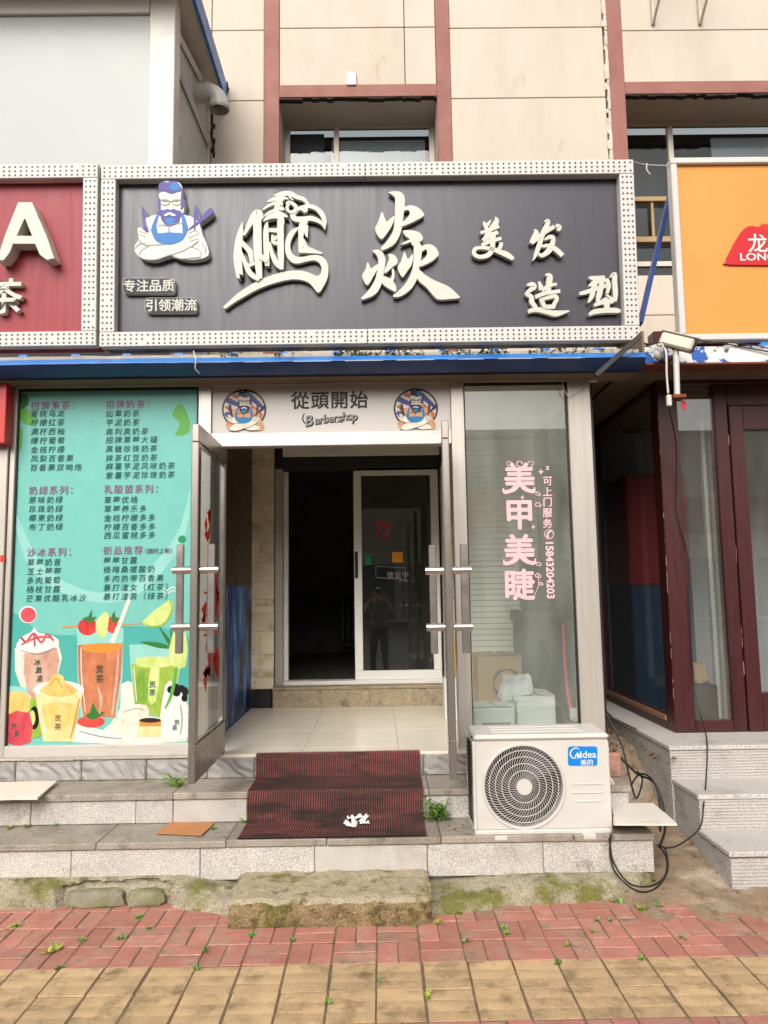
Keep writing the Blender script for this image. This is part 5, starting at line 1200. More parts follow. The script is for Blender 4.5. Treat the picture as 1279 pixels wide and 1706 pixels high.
x0_, x1_ = ony(872, 1100, 5.55).x, ony(938, 1100, 5.55).x; zt_ = ony(900, 1038, 5.55).z
MB().box(x0_, x1_, 5.55, 5.95, ZF, zt_, .01).build('body', 'machine_grey', gc)
MB().box(x0_ - .02, x1_ + .02, 5.52, 5.97, zt_ + .001, zt_ + .09, .012).build('top_slab', 'machine_grey', gc)
MB().box(x0_ + .05, x1_ - .02, 5.7, 5.9, zt_ + .091, zt_ + .5, .02).build('upper_housing', 'machine_grey', gc)
MB().tube([(x0_ + .12, 5.54, zt_ - .1), (x0_ + .16, 5.5, zt_ - .25), (x0_ + .1, 5.53, zt_ - .45), (x0_ + .15, 5.52, zt_ - .6)], .008, 6, 5).build('hose', 'rubber_black', gc)
MB().tube([ony(955, 1205, 5.0), ony(943, 1130, 5.15), ony(938, 1040, 5.35)], .014, 8, 4).build('red_pole', 'red_plastic', label='red broom pole leaning in the corner behind the window', cat='pole')
rb_ = MB(); q = ony(957, 1190, 4.95); lump(rb_, (q.x, q.y, q.z), (.03, .03, .045), 2, .2, 14); rb_.build('twine_ball', 'paper_white', label='ball of pale striped twine at the foot of the red pole', cat='twine', origin=q)
bt = thing('oil_bottle', 'yellow bottle standing just inside the doorway behind the right door', 'bottle', (.62, 5.6, ZF))
q = ony(757, 1100, 5.9)
rings = [[(q.x + r * math.cos(6.2832 * i / 14), 5.9 + r * math.sin(6.2832 * i / 14), z) for i in range(14)] for r, z in ((.045, .92), (.05, .94), (.05, 1.1), (.02, 1.17), (.018, 1.2))]
MB().loop(rings).build('bottle_body', 'bottle_yellow', bt)
MB().box(q.x - .09, q.x + .09, 5.82, 6.0, ZF, .918, .006).build('crate', 'paper_white', label='small white crate carrying the yellow bottle', cat='crate', origin=(q.x, 5.9, ZF))
bt.location = (q.x, 5.9, .92)
for c in bt.children: c.location = Vector((.62, 5.6, ZF)) - Vector((q.x, 5.9, .92)) + Vector(c.location)

# ------------------------------------------------------------ outdoor air conditioner
DA = 4.15
A_ = FP(DA)
ac = thing('air_conditioner', 'white outdoor air conditioner unit with round fan grille on the granite step', 'air conditioner', (1.0, DA, .29))
ax0, ax1 = A_.uv(787, 1310)[0], A_.uv(1017, 1310)[0]; az0, az1 = A_.uv(900, 1395)[1], A_.uv(900, 1230)[1]; AD = .30
fc = A_.uv(872.5, 1310); fr = 67.5 * A_.mpp(873, 1310)
def holed(mb, pl, u0, u1, v0, v1, c, r, w0, w1, n=64):
    angs = sorted([6.2832 * i / n for i in range(n)] + [math.atan2(v - c[1], u - c[0]) % 6.2832 for u in (u0, u1) for v in (v0, v1)])
    I, O_ = [], []
    for a in angs:
        ca, sa = math.cos(a), math.sin(a); t = min([x for x in ((u1 - c[0]) / ca if ca > 1e-9 else 9, (u0 - c[0]) / ca if ca < -1e-9 else 9, (v1 - c[1]) / sa if sa > 1e-9 else 9, (v0 - c[1]) / sa if sa < -1e-9 else 9)])
        I.append((c[0] + r * ca, c[1] + r * sa)); O_.append((c[0] + t * ca, c[1] + t * sa))
    m_ = len(angs); vs_ = [pl.P(*p, w1) for p in O_] + [pl.P(*p, w1) for p in I] + [pl.P(*p, w0) for p in I] + [pl.P(*p, w0) for p in O_]; fs = []
    for i in range(m_):
        j = (i + 1) % m_; fs += [(i, j, m_ + j, m_ + i), (m_ + i, m_ + j, 2 * m_ + j, 2 * m_ + i), (3 * m_ + i, 3 * m_ + j, j, i)]
    mb.add(vs_, fs); return mb
holed(MB(), A_, ax0 + .006, ax1 - .006, az0 + .045, az1 - .012, fc, fr + .004, -.09, 0).build('front_panel', 'ac_white', ac)
# casing: right side, back, base with a dark left coil
MB().box(ax1 - .007, ax1, DA - .001, DA + AD, az0 + .02, az1 - .02, .003).build('side_panel', 'ac_white', ac)
MB().box(ax0 + .006, ax1 - .008, DA - .012, DA + AD, az0, az0 + .043, .006).build('base_pan', 'ac_white', ac)
for yy_ in (DA - .008, DA + AD - .02): MB().box(ax0 + .003, ax0 + .02, yy_, yy_ + .03, az0 + .044, az1 - .013, .004).build('corner_strip', 'ac_white', ac)
cl = MB()
for i in range(20): z = az0 + .05 + i * (az1 - az0 - .08) / 20; cl.box(ax0 + .006, ax0 + .016, DA + .023, DA + AD - .021, z, z + .012)
cl.build('coil_guard', 'ac_dark', ac)
MB().box(ax0 + .03, ax1 - .02, DA + .10, DA + AD - .01, az0 + .05, az1 - .03).build('inner_casing', 'ac_dark', ac)
MB().box(ax0 + .012, ax1 + .004, DA - .012, DA + AD + .012, az1 - .012, az1 + .022, .014).build('lid', 'ac_white', ac)
lr = MB()
for y in (.06, .13, .20): lr.box(ax0 + .12, ax1 - .12, DA + y, DA + y + .025, az1 + .020, az1 + .028, .004)
lr.build('lid_rib', 'ac_white', ac)
MB().box(fc[0] + fr + .04, ax1 - .04, az1 - .25, az1 - .243, -.002, .004, .0015, A_.P).box(fc[0] + fr + .04, ax1 - .04, az1 - .295, az1 - .288, -.002, .004, .0015, A_.P).box(fc[0] + fr + .05, ax1 - .04, az1 - .34, az1 - .333, -.002, .004, .0015, A_.P).build('pressed_rib', 'ac_white', ac)
for px in (834, 981):
    p = ony(px, 1402, DA - .02); MB().box(p.x - .035, p.x + .035, DA - .045, DA + AD + .02, .2905, az0 - .001, .004).build('foot', 'ac_white', ac)
hz = MB(); n = 96
def ring_(r, w_, t_, rr_=.0022):
    mb = MB(); mb.tube([A_.P(fc[0] + r * math.cos(6.2832 * i / 72), fc[1] + r * math.sin(6.2832 * i / 72), w_) for i in range(73)], t_, 6); return mb
gr = MB()
for r, t_ in ((fr, .009), (fr * .86, .0022), (fr * .71, .0022), (fr * .55, .0022), (fr * .38, .0022)): m_ = ring_(r, .012 * math.cos(r / fr * 1.5), t_); gr.add(m_.v, m_.f)
gro = gr.build('grille_ring', 'ac_grey', ac)
sp = MB(); zones = [(.19, .38, 38, .22), (.38, .55, 50, .18), (.55, .71, 60, .16), (.71, .86, 70, .14), (.86, .995, 76, .12)]; ph = 0
for r0, r1, cnt, tw in zones:
    for i in range(cnt):
        a = 6.2832 * i / cnt; pts = []
        for k in range(4):
            f = k / 3; r = fr * (r0 + (r1 - r0) * f); aa = a + ph - tw * f * (1.0); pts.append(A_.P(fc[0] + r * math.cos(aa), fc[1] + r * math.sin(aa), .011 * math.cos(r / fr * 1.5)))
        sp.tube(pts, .0014, 4)
tag(sp.build('grille_spokes', 'ac_grey', ac), kind='stuff')
MB().prism([(fc[0] + fr * .19 * math.cos(6.2832 * i / 32), fc[1] + fr * .19 * math.sin(6.2832 * i / 32)) for i in range(32)], .006, .018, A_.P).build('grille_hub', 'ac_grey', ac)
for k in range(3):
    a0 = k * 2.094 + .5; pts = []
    for f, r in ((0, .2), (0, .92)): pass
    o_ = [(fr * .2, a0), (fr * .55, a0 - .15), (fr * .93, a0 - .1), (fr * .95, a0 + .5), (fr * .9, a0 + 1.1), (fr * .55, a0 + .9), (fr * .2, a0 + .9)]
    mb = MB(); up = [A_.P(fc[0] + r * math.cos(t), fc[1] + r * math.sin(t), -.035 - .035 * (t - a0)) for r, t in o_]; dn = [p + Vector((0, .006, 0)) for p in up]
    mb.add(up + dn, [tuple(range(7)), tuple(range(13, 6, -1))] + [(i, (i + 1) % 7, 7 + (i + 1) % 7, 7 + i) for i in range(7)]); mb.build('fan_blade', 'fan_blade', ac)
# blue badge
pts = []
for cx, cy_, a0 in ((950, 1247.5, 180), (991, 1247.5, 270), (991, 1272, 0), (950, 1272, 90)): pts += [(cx + 4 * math.cos(rad(a0 + t)), cy_ + 4 * math.sin(rad(a0 + t))) for t in (0, 45, 90)]
bd = MB().ppoly(A_, pts, .0003, .002).build('badge', 'brand_blue', ac)
t = MB().line(A_, 'idea', 967, 1251, 993, 1262.5, .003, .012); t.pstroke(A_, [(957, 1263, 1), (962, 1254, 3), (962, 1263, 2.4), (967, 1254, 3), (966, 1263, 2)], None, .0031, 2)
t.pstroke(A_, [(965, 1249, .8), (959, 1246, 1.6), (952, 1250, 2), (950, 1257, 2), (954, 1263, 1.8), (960, 1263, .8)], None, .0029)
t.text(A_, '美的', 972, 1270.5, 11, 11, .003, .012); t.build('badge_lettering', 'white', bd)
# pipes and rubble behind the unit
hp_ = MB()
for k in range(3): hp_.tube([(ax1 - .02, DA + .28, .62 - .05 * k), (ax1 + .05 + .02 * k, DA + .3, .56 - .04 * k), (ax1 + .06 + .02 * k, DA + .33, .36), (ax1 + .03, DA + .45, .30), (ax1 - .1, DA + .5, .31)], .017, 8, 5)
hp_.build('refrigerant_hose', 'cable_white', label='bundle of pale insulated hoses behind the air conditioner', cat='hose')
q = ony(1022, 1297, 4.62)
MB().box(q.x - .07, q.x + .045, 4.60, 4.66, .461, .60, .008).build('loose_brick', 'red_brick', label='loose orange red brick standing behind the air conditioner', cat='brick', origin=(q.x, 4.63, .461))

# ------------------------------------------------------------ ribbed red mat down the steps
prof = [(4.745, .607), (4.718, .6065), (4.711, .598), (4.711, .54), (4.711, .482), (4.706, .468), (4.69, .4655), (4.55, .4645), (4.418, .4655), (4.405, .463), (4.402, .452), (4.402, .39), (4.402, .315), (4.398, .300), (4.385, .2955), (4.24, .2945), (4.115, .2945)]
pp = []
for a, b in zip(prof, prof[1:]):
    for k in range(3): pp.append((a[0] + (b[0] - a[0]) * k / 3, a[1] + (b[1] - a[1]) * k / 3))
pp.append(prof[-1])
mx0, mx1 = -.778, .236
def mat_pt(x, i, h):
    y, z = pp[i]; a, b = pp[max(i - 1, 0)], pp[min(i + 1, len(pp) - 1)]; ty_, tz_ = b[0] - a[0], b[1] - a[1]; l = math.hypot(ty_, tz_) or 1
    ny, nz_ = tz_ / l, -ty_ / l
    if nz_ < 0 and abs(nz_) > .2: ny, nz_ = -ny, -nz_
    if abs(nz_) <= .2 and ny > 0: ny, nz_ = -ny, -nz_
    hh = h + .0018 * (1 + N(x * 3.1, i * .25))
    return (x + .006 * N(i * .21, 4.4), y + ny * hh, z + nz_ * hh)
mt = thing('entrance_mat', 'dirty dark red ribbed mat running down the middle of the steps', 'mat', (-.27, 4.4, .29))
nx = 40
m = MB(); m.add([mat_pt(mx0 + (mx1 - mx0) * a / nx, i, .0) for i in range(len(pp)) for a in range(nx + 1)], [(i * (nx + 1) + a, i * (nx + 1) + a + 1, (i + 1) * (nx + 1) + a + 1, (i + 1) * (nx + 1) + a) for i in range(len(pp) - 1) for a in range(nx)])
m.build('backing', 'mat_base', mt)
m = MB(); nr = 74; pt = (mx1 - mx0) / nr
for r in range(nr):
    xc = mx0 + (r + .5) * pt; wd = pt * .29
    rows = [[mat_pt(xc - wd, i, .0005), mat_pt(xc - wd * .6, i, .0062), mat_pt(xc + wd * .6, i, .0062), mat_pt(xc + wd, i, .0005)] for i in range(len(pp))]
    m.loop(rows, closed=False)
tag(m.build('ribs', 'mat_red', mt), kind='stuff')
# crumpled tissue
q = onz(597, 1369, .30); ts = MB(); rr = random.Random(17)
def ribbon(pts, w_):
    a = cr(pts, 5); rows = []
    for i, p in enumerate(a):
        d = Vector(a[min(i + 1, len(a) - 1)]) - Vector(a[max(i - 1, 0)]); nrm = Vector((-d.y, d.x, 0)).normalized(); k = w_ * (.6 + .5 * abs(math.sin(i * .9)))
        rows.append([Vector(p) - nrm * k, Vector(p) + Vector((0, 0, .012 + .008 * math.sin(i * 1.7))), Vector(p) + nrm * k + Vector((0, 0, .004))])
    ts.loop(rows, closed=False)
Q = lambda x, y, z=.0: tuple(onz(x, y, .308) + Vector((0, 0, z)))
ribbon([Q(576, 1370), Q(580, 1377, .01), Q(590, 1376), Q(588, 1366, .01), Q(578, 1366, .005)], .016); ribbon([Q(585, 1366), Q(600, 1364, .012), Q(612, 1362)], .014); ribbon([Q(600, 1371), Q(612, 1362, .012), Q(620, 1358)], .016); ribbon([Q(600, 1372), Q(608, 1374, .01), Q(615, 1372)], .008)
ts.build('crumpled_tissue', 'tissue', label='crumpled white tissue lying on the lowest part of the red mat', cat='tissue', origin=q)

# ------------------------------------------------------------ loose sheets on the steps
def sheet(name, m, corners, z, th, label, cat, wob=.004):
    P_ = [onz(x, y, z) for x, y in corners]
    def fn(a, b, dz):
        p = P_[0] * (1 - a) * (1 - b) + P_[1] * a * (1 - b) + P_[2] * a * b + P_[3] * (1 - a) * b
        return (p.x + .004 * N(b * 9, a * 3), p.y + .004 * N(a * 9, b), z + dz + wob * (1 + N(p.x * 6, p.y * 6)))
    mb = MB(); mb.grid(lambda a, b: fn(a, b, th), 14, 8); n = 15
    bot = MB().grid(lambda a, b: fn(a, b, 0), 14, 8); mb.add(bot.v, [tuple(reversed(f)) for f in bot.f])
    per = [(i, 0) for i in range(14)] + [(14, j) for j in range(8)] + [(i, 8) for i in range(14, 0, -1)] + [(0, j) for j in range(8, 0, -1)]; off = 15 * 9
    ids = [j * 15 + i for i, j in per]; k = len(ids)
    mb.f += [(ids[i], ids[(i + 1) % k], off + ids[(i + 1) % k], off + ids[i]) for i in range(k)]
    c = sum(P_, Vector()) / 4
    return mb.build(name, m, label=label, cat=cat, origin=c)
sheet('white_board', 'board_white', [(-60, 1336), (62, 1333), (95, 1305), (-40, 1308)], .468, .012, 'thin white board overhanging the step at the left edge', 'board')
sheet('cardboard_sheet', 'cardboard_orange', [(259, 1390), (335, 1393), (358, 1372), (285, 1371)], .2925, .004, 'flat orange brown cardboard sheet on the lower tread left of the mat', 'cardboard', .002)
q = onz(1060, 1385, .29)
lump(MB(), (1.36, 4.30, .315), (.13, .10, .028), 9, .3).build('stone_rubble', 'rust', label='flat brown rubble stone under the stacked white boards', cat='stone', origin=(1.36, 4.30, .29))
for k in range(2):
    sheet('white_board', 'board_white', [(1022 + 3 * k, 1376 - 0 * k), (1118 + 10 * k, 1376), (1088, 1341), (1018, 1342)], .347 + .013 * k, .011, ('lower' if k == 0 else 'upper') + ' white board of the pair lying right of the air conditioner', 'board', .001)

# ------------------------------------------------------------ right-hand shop: ridged platform, maroon timber front
XR = 1.83
pf = thing('stone_platform', 'grey ridged stone platform with steps before the maroon shop', 'platform', (2.6, 4.6, 0))
def ridged(x0, x1, y0, y1, z0, z1, cap=.028):
    m = MB(); rings = []; z = z0; k = 0
    while z < z1 - cap - .001:
        for ins, dz in ((0, 0), (0, .010), (.006, .0115), (.006, .0165)):
            if z + dz > z1 - cap: break
            rings.append([(x0 + ins, y0 + ins, z + dz), (x1, y0 + ins, z + dz), (x1, y1, z + dz), (x0 + ins, y1, z + dz)])
        z += .018
    m.loop(rings).build('ridged_riser', 'ridged_stone', pf)
    xm_ = (x0 + x1) / 2 + .1
    for a, b in ((x0 - .008, xm_ - .001), (xm_ + .001, x1)): MB().box(a, b, y0 - .008, y1, z1 - cap + .001, z1, .004).build('tread_slab', 'ridged_stone', pf)
ridged(XR, 5.2, 4.06, 4.45, -.01, .205); ridged(XR, 5.2, 4.42, 4.80, .0, .40); ridged(XR - .012, 5.2, 4.79, 6.9, .0, .60)
DM = 5.20
R0 = FP(DM)
ms_ = thing('timber_shop', 'maroon painted timber shop front with peeling edges on the right', 'shop', (2.8, DM, .6))
xs_ = R0.uv(1113, 1000)[0]
zt2 = R0.uv(1180, 640)[1]; ztb = R0.uv(1180, 606)[1]
def timber(x0, x1, z0, z1, d=.09, name='timber_post', y=DM): MB().box(x0, x1, y, y + d, z0, z1, .005).build(name, 'maroon_wood', ms_)
pxs = [R0.uv(x, 1000)[0] for x in (1113, 1147, 1196 + 14, 1232, 1234, 1258)]
timber(pxs[0], pxs[1], .601, zt2, .14); timber(pxs[2], pxs[3], .601, zt2, .09); timber(pxs[4], pxs[5], .601, zt2 - .16, .085, 'door_stile', DM - .008)
timber(pxs[0], 5.2, zt2 + .001, ztb + .25, .12, 'top_beam'); timber(pxs[1] + .001, pxs[2] - .001, .601, .68, .085, 'bottom_rail')
timber(pxs[3] + .001, 4.4, zt2 - .159, zt2, .08, 'door_head'); timber(pxs[5] + .001, 4.2, .601, .86, .07, 'door_rail'); timber(pxs[5] + .001, 4.2, R0.uv(1270, 715)[1], zt2 - .161 - .0, .07, 'door_rail')
MB().box(pxs[1] + .002, pxs[2] - .002, DM + .03, DM + .036, .67, zt2 + .001).build('pane', 'shop_glass', ms_)
MB().box(pxs[5] - .01, 4.2, DM + .025, DM + .031, .85, zt2 - .17).build('door_pane', 'shop_glass', ms_)
# side of the shop towards the alley
MB().box(xs_, xs_ + .05, DM + .141, 6.85, .601, .70, .004).box(xs_, xs_ + .05, DM + .141, 6.85, zt2, ztb + .2, .004).box(xs_, xs_ + .06, 6.77, 6.85, .701, zt2 - .001, .004).build('side_frame', 'maroon_wood', ms_)
MB().box(xs_ - .012, xs_ - .002, DM + .14, 6.8, .66, .70, .003).build('side_sill', 'bare_wood', ms_)
MB().box(xs_ + .02, xs_ + .026, DM + .13, 6.78, .69, zt2 + .001).build('side_pane', 'clear_glass', ms_)
MB().box(xs_ + .06, 5.2, 6.86, 6.9, .6, 3.05).build('back_wall', 'curtain', ms_)
MB().box(xs_, 5.2, DM + .1, 6.9, .597, .603).build('shop_floor', 'interior_floor', ms_)
pe = MB(); rr = random.Random(8)
for i in range(16):
    z = rr.uniform(.7, 2.8); h = rr.uniform(.01, .2) ** 1.3; pe.box(xs_ - .0012, xs_ + rr.uniform(.001, .004), DM - .0012, DM + .004, z, z + h)
for i in range(6): z = rr.uniform(.8, 2.7); pe.box(pxs[3] - rr.uniform(.002, .006), pxs[3] + .0005, DM - .001, DM + .002, z, z + rr.uniform(.02, .12))
tag(pe.build('peeled_edge', 'bare_wood', ms_), kind='stuff')
ft = thing('drinks_fridge', 'red panelled fridge seen dimly through the alley side glass', 'fridge', (2.36, 6.5, .603))
MB().box(2.10, 2.62, 6.2, 6.8, 1.62, 2.55, .01).build('upper_panel', 'fridge_red', ft); MB().box(2.10, 2.62, 6.2, 6.8, .603, 1.618, .01).build('lower_panel', 'fridge_blue', ft)
wf = ms_
for px, d, wd in ((1188, 5.42, .03), (1205, 5.42, .075)):
    x = ony(px, 1000, d).x; MB().box(x - wd / 2, x + wd / 2, d, d + .05, .64, 2.85, .004).build('inner_frame', 'white_pvc', wf)
MB().box(ony(1184, 1200, 5.42).x, ony(1214, 1200, 5.42).x, 5.421, 5.47, .604, .639, .003).build('inner_frame', 'white_pvc', wf)
q = ony(1160, 1135, 5.5)
MB().box(q.x - .14, q.x + .12, 5.42, 5.75, .603, q.z - .02, .005).build('dark_chest', 'dark_slate', label='low dark chest inside the maroon shop window', cat='chest', origin=(q.x, 5.58, .603))
lump(MB(), (q.x, 5.5, q.z + .055), (.075, .06, .07), 3, .55, 20).build('paper_bag', 'cardboard', label='crumpled yellowish paper bag on the dark chest in the maroon shop window', cat='bag', origin=(q.x, 5.5, q.z))

# gutter over the right shop
DG2 = 4.78; G2 = FP(DG2)
z1_, z0_ = G2.uv(1180, 577)[1], G2.uv(1180, 604)[1]; xq = G2.uv(1074, 590)[0]
aw2 = thing('awning', 'weathered white and blue flaking metal gutter over the maroon shop', 'awning', (2.8, DG2, z0_))
MB().box(xq, 5.2, DG2, DG2 + .012, z0_, z1_, .002).build('fascia', 'flaky_paint', aw2)
MB().box(xq, 5.2, DG2 - .008, DG2 + .16, z0_ - .014, z0_ - .001, .002).build('lower_lip', 'rust', aw2)
MB().box(xg1 - .25, 5.2, DG2 + .013, 6.9, z1_ - .02, z1_ - .004).build('roof_sheet', 'steel', aw2)
MB().box(1.47, 5.2, DG2 + .17, 6.9, z0_ + .002, z0_ + .012).build('soffit', 'ceiling_dark', aw2)
for px in (1090, 1128, 1215, 1270):
    x = ony(px, 572, DG2 + .1).x; MB().loop([[(x - .05, y, z1_ + .0), (x - .025, y, z1_ + .045), (x + .025, y, z1_ + .045), (x + .05, y, z1_)] for y in (DG2 + .06, DG2 + .6)]).build('sheet_rib', 'steel' if px < 1250 else 'blue_paint', aw2)
MB().box(xg1 + .005, xg1 + .02, 4.55, 6.9, z0_ - .02, z1_ + .03).build('end_board', 'ceiling_dark', aw2)
# alley between the shops
MB().box(1.47, xs_ + .05, 6.88, 6.92, 0, 3.1).build('alley_wall', 'dark_slate', label='dark wall closing the narrow alley between the shops', cat='wall', origin=(1.75, 6.9, 0))
lt = MB(); rr = random.Random(31)
for i in range(170):
    x, y = rr.uniform(1.47, 1.81), rr.uniform(4.7, 6.6); z = .5 + .05 * rr.random(); t_ = rr.uniform(0, 6.28); sz = rr.uniform(.02, .055)
    lt.add([(x, y, z), (x + sz * math.cos(t_), y + sz * math.sin(t_), z + rr.uniform(0, .03)), (x + sz * .9 * math.cos(t_ + .8), y + sz * .9 * math.sin(t_ + .8), z + rr.uniform(-.005, .02))], [(0, 1, 2)])
tag(lt.build('leaf_litter', 'dry_leaf', kind='stuff'), 'dry leaves and litter lying in the alley between the shops', 'litter')
MB().grid(lambda a, b: (1.44 + .385 * a, 4.45 + 2.4 * b, .05 + .42 * min(1, max(0, (b - .16) * 3.6)) + .03 * N(a * 4, b * 14)), 12, 60).build('alley_rubble', 'soil', kind='structure')

# ------------------------------------------------------------ security camera, braces, lamp
DG2_ = 4.779
cc = thing('security_camera', 'boxy cream security camera on a white post at the maroon shop gutter', 'security camera', ony(1128, 665, 4.62))
pb = ony(1128, 662, 4.62); pt_ = ony(1126, 588, 4.62)
MB().tube([pb, pt_ + Vector((0, 0, .02))], .019, 12).build('post', 'white_metal', cc)
MB().box(pb.x - .04, pb.x + .045, 4.58, 4.68, pb.z - .012, pb.z + .012, .003).build('base_plate', 'rust', cc)
MB().box(pb.x - .015, pb.x + .015, 4.63, DG2_, pt_.z - .03, pt_.z - .005, .003).build('wall_arm', 'rust', cc)
hc = ony(1130, 570, 4.60); ax = Vector((.80, -.42, -.40)).normalized(); sdv = ax.cross(Vector((0, 0, 1))).normalized(); upv = sdv.cross(ax)
Pc = lambda a, b, c: hc + ax * a + sdv * b + upv * c
MB().box(-.11, .10, -.046, .046, -.046, .036, .012, Pc).build('housing', 'cream_pvc', cc)
MB().box(-.118, .125, -.052, .052, .038, .047, .004, Pc).build('sun_shield', 'white_metal', cc)
MB().box(.1005, .105, -.038, .038, -.038, .03, .002, Pc).build('lens_window', 'rubber_black', cc)
MB().tube([Pc(-.02, 0, -.042), pt_ + Vector((0, 0, .02))], .014, 8).build('swivel', 'rust', cc)
c_ = MB(); c_.tube([Pc(-.1, .02, -.04), ony(1108, 580, 4.58), ony(1110, 610, 4.58), ony(1111, 638, 4.58), ony(1114, 662, 4.59), ony(1113, 675, 4.6), ony(1119, 700, 4.7), ony(1126, 740, 5.0), ony(1127, 800, 5.17), ony(1129, 860, 5.18), ony(1140, 900, 5.18), ony(1147, 940, 5.185), ony(1149, 1010, 5.185), ony(1152, 1090, 5.185), ony(1160, 1160, 5.15), ony(1174, 1215, 5.0), ony(1178, 1245, 4.77), ony(1176, 1300, 4.6), ony(1172, 1340, 4.40), ony(1165, 1380, 4.30), ony(1130, 1408, 4.2), ony(1108, 1413, 4.2)], .0045, 6, 5)
c_.build('camera_cable', 'cable_black', label='thin dark cable hanging from the security camera down the maroon shop front', cat='cable')
w_ = MB(); w_.tube([Pc(-.1, .03, -.04), ony(1109, 585, 4.575), ony(1110.5, 625, 4.575), ony(1113, 655, 4.575)], .0065, 6, 5); w_.box(ony(1110, 665, 4.58).x, ony(1118, 665, 4.58).x, 4.565, 4.595, ony(1110, 677, 4.58).z, ony(1110, 658, 4.58).z, .006)
w_.build('camera_plug', 'cable_white', label='white lead with a plug hanging beside the security camera post', cat='cable')
q = ony(1139, 675, 4.62); rbn = MB(); rbn.loop([[q + Vector((-.015, 0, .03)), q + Vector((.02, .005, .03)), q + Vector((.02, .008, .026)), q + Vector((-.015, .004, .026))], [q + Vector((-.012, -.008, -.03)), q + Vector((.006, .0, -.035)), q + Vector((.006, .004, -.035)), q + Vector((-.012, -.004, -.03))]])
rbn.build('red_ribbon', 'red_plastic', label='scrap of red ribbon tied under the security camera plate', cat='ribbon', origin=q)
q = ony(1097, 592, 4.72)
gl_ = MB(); rr_ = [[(q.x + .032 * math.sin(t) * math.cos(6.2832 * i / 16), q.y + .032 * math.cos(t), q.z + .032 * math.sin(t) * math.sin(6.2832 * i / 16)) for i in range(16)] for t in [math.pi * k / 10 for k in range(1, 10)]]
gb = thing('globe_lamp', 'small unlit white globe lamp on the flaking gutter', 'lamp', q)
gl_.loop(rr_).build('globe', 'white_pvc', gb); MB().tube([(q.x + .01, q.y + .02, q.z), (q.x + .05, DG2, q.z - .02)], .009, 6).build('holder', 'rust', gb)
def bar(a, b, w_, t_, name, m, label, cat):
    d = (b - a).normalized(); s1 = d.cross(Vector((0, 1, 0))).normalized(); s2 = d.cross(s1)
    P_ = lambda u, v, k: a + d * u + s1 * v + s2 * k
    return MB().box(0, (b - a).length, -w_ / 2, w_ / 2, -t_ / 2, t_ / 2, .003, P_).build(name, m, label=label, cat=cat, origin=a)
bar(ony(1066, 560, 4.42), ony(992, 626, 4.44), .032, .032, 'sign_brace', 'dark_slate', 'dark grey steel brace from the black sign corner to the shop post', 'brace')
bar(ony(1120, 305, 5.35), ony(1066, 540, 4.95), .03, .05, 'sign_brace', 'navy_and_shaded_blue', 'slim blue steel brace behind the gap between the black and orange signs', 'brace')
jb = MB().box(ony(982, 630, 4.76).x, ony(994, 630, 4.76).x, 4.74, DF - .013, ony(982, 637, 4.76).z, ony(982, 622, 4.76).z, .004)
jb.build('junction_box', 'cable_white', label='small white junction box at the top of the right steel post', cat='junction box', origin=ony(988, 637, 4.76))
MB().tube([ony(936, 626, 4.75), ony(938, 645, 4.75), ony(946, 659, 4.75), ony(957, 655, 4.75), ony(975, 640, 4.75), ony(986, 632, 4.745)], .003, 5, 5).build('loose_wire', 'cable_white', label='thin white wire looping at the top of the right steel post', cat='wire')
MB().tube([ony(1046, 266, 4.7), ony(1075, 274, 4.9), ony(1118, 276, 5.0)], .004, 5, 4).tube([ony(1078, 272, 4.9), ony(1077, 282, 4.9), ony(1083, 290, 4.9)], .004, 5, 3).build('tie_wire', 'cable_white', label='tied wire strung between the black sign and the orange sign', cat='wire')
MB().tube([ony(1065, 568, 4.66), ony(1085, 574, 4.7), ony(1110, 566, 4.75), ony(1150, 566, 4.76), ony(1215, 574, 4.77), ony(1290, 588, 4.76)], .005, 5, 5).tube([ony(1062, 577, 4.7), ony(1092, 572, 4.75), ony(1105, 577, 4.75), ony(1200, 570, 4.76), ony(1290, 580, 4.77)], .004, 5, 5).build('overhead_cable', 'cable_black', label='pair of black cables trailing along the right gutter', cat='cable')
cb = MB()
cb.tube([ony(1018, 1390, 4.10), ony(1016, 1420, 4.09), ony(1026, 1455, 4.06), onz(1060, 1484, .105), onz(1092, 1480, .10), ony(1112, 1450, 4.0), ony(1108, 1415, 4.1), ony(1095, 1408, 4.2)], .005, 6, 6)
cb.tube([ony(1015, 1396, 4.10), ony(1022, 1436, 4.085), onz(1048, 1472, .115), onz(1085, 1476, .11), ony(1108, 1458, 4.0), ony(1110, 1430, 4.08), ony(1100, 1412, 4.2)], .005, 6, 6)
cb.build('coiled_cable', 'cable_black', label='loops of black cable hanging over the step right of the air conditioner', cat='cable')
cb = MB()
cb.tube([ony(1010, 1190, 5.0), ony(1035, 1240, 4.9), ony(1050, 1300, 4.75), ony(1060, 1330, 4.6), ony(1070, 1300, 4.7), ony(1062, 1285, 4.8)], .006, 6, 6)
cb.tube([ony(1022, 1250, 4.9), ony(1060, 1288, 4.7), ony(1088, 1302, 4.5), ony(1103, 1335, 4.4), ony(1108, 1380, 4.28), ony(1098, 1412, 4.15)], .007, 6, 6)
cb.tube([ony(1050, 1310, 4.6), ony(1065, 1290, 4.6), ony(1085, 1297, 4.5), ony(1098, 1330, 4.4), ony(1100, 1385, 4.25)], .006, 6, 6)
cb.tube([ony(1006, 1178, 5.1), ony(1020, 1195, 5.0), ony(1060, 1215, 5.0)], .005, 6, 5)
cb.build('tangled_cable', 'cable_black', label='tangle of black cables in the gap beside the ridged platform', cat='cable')

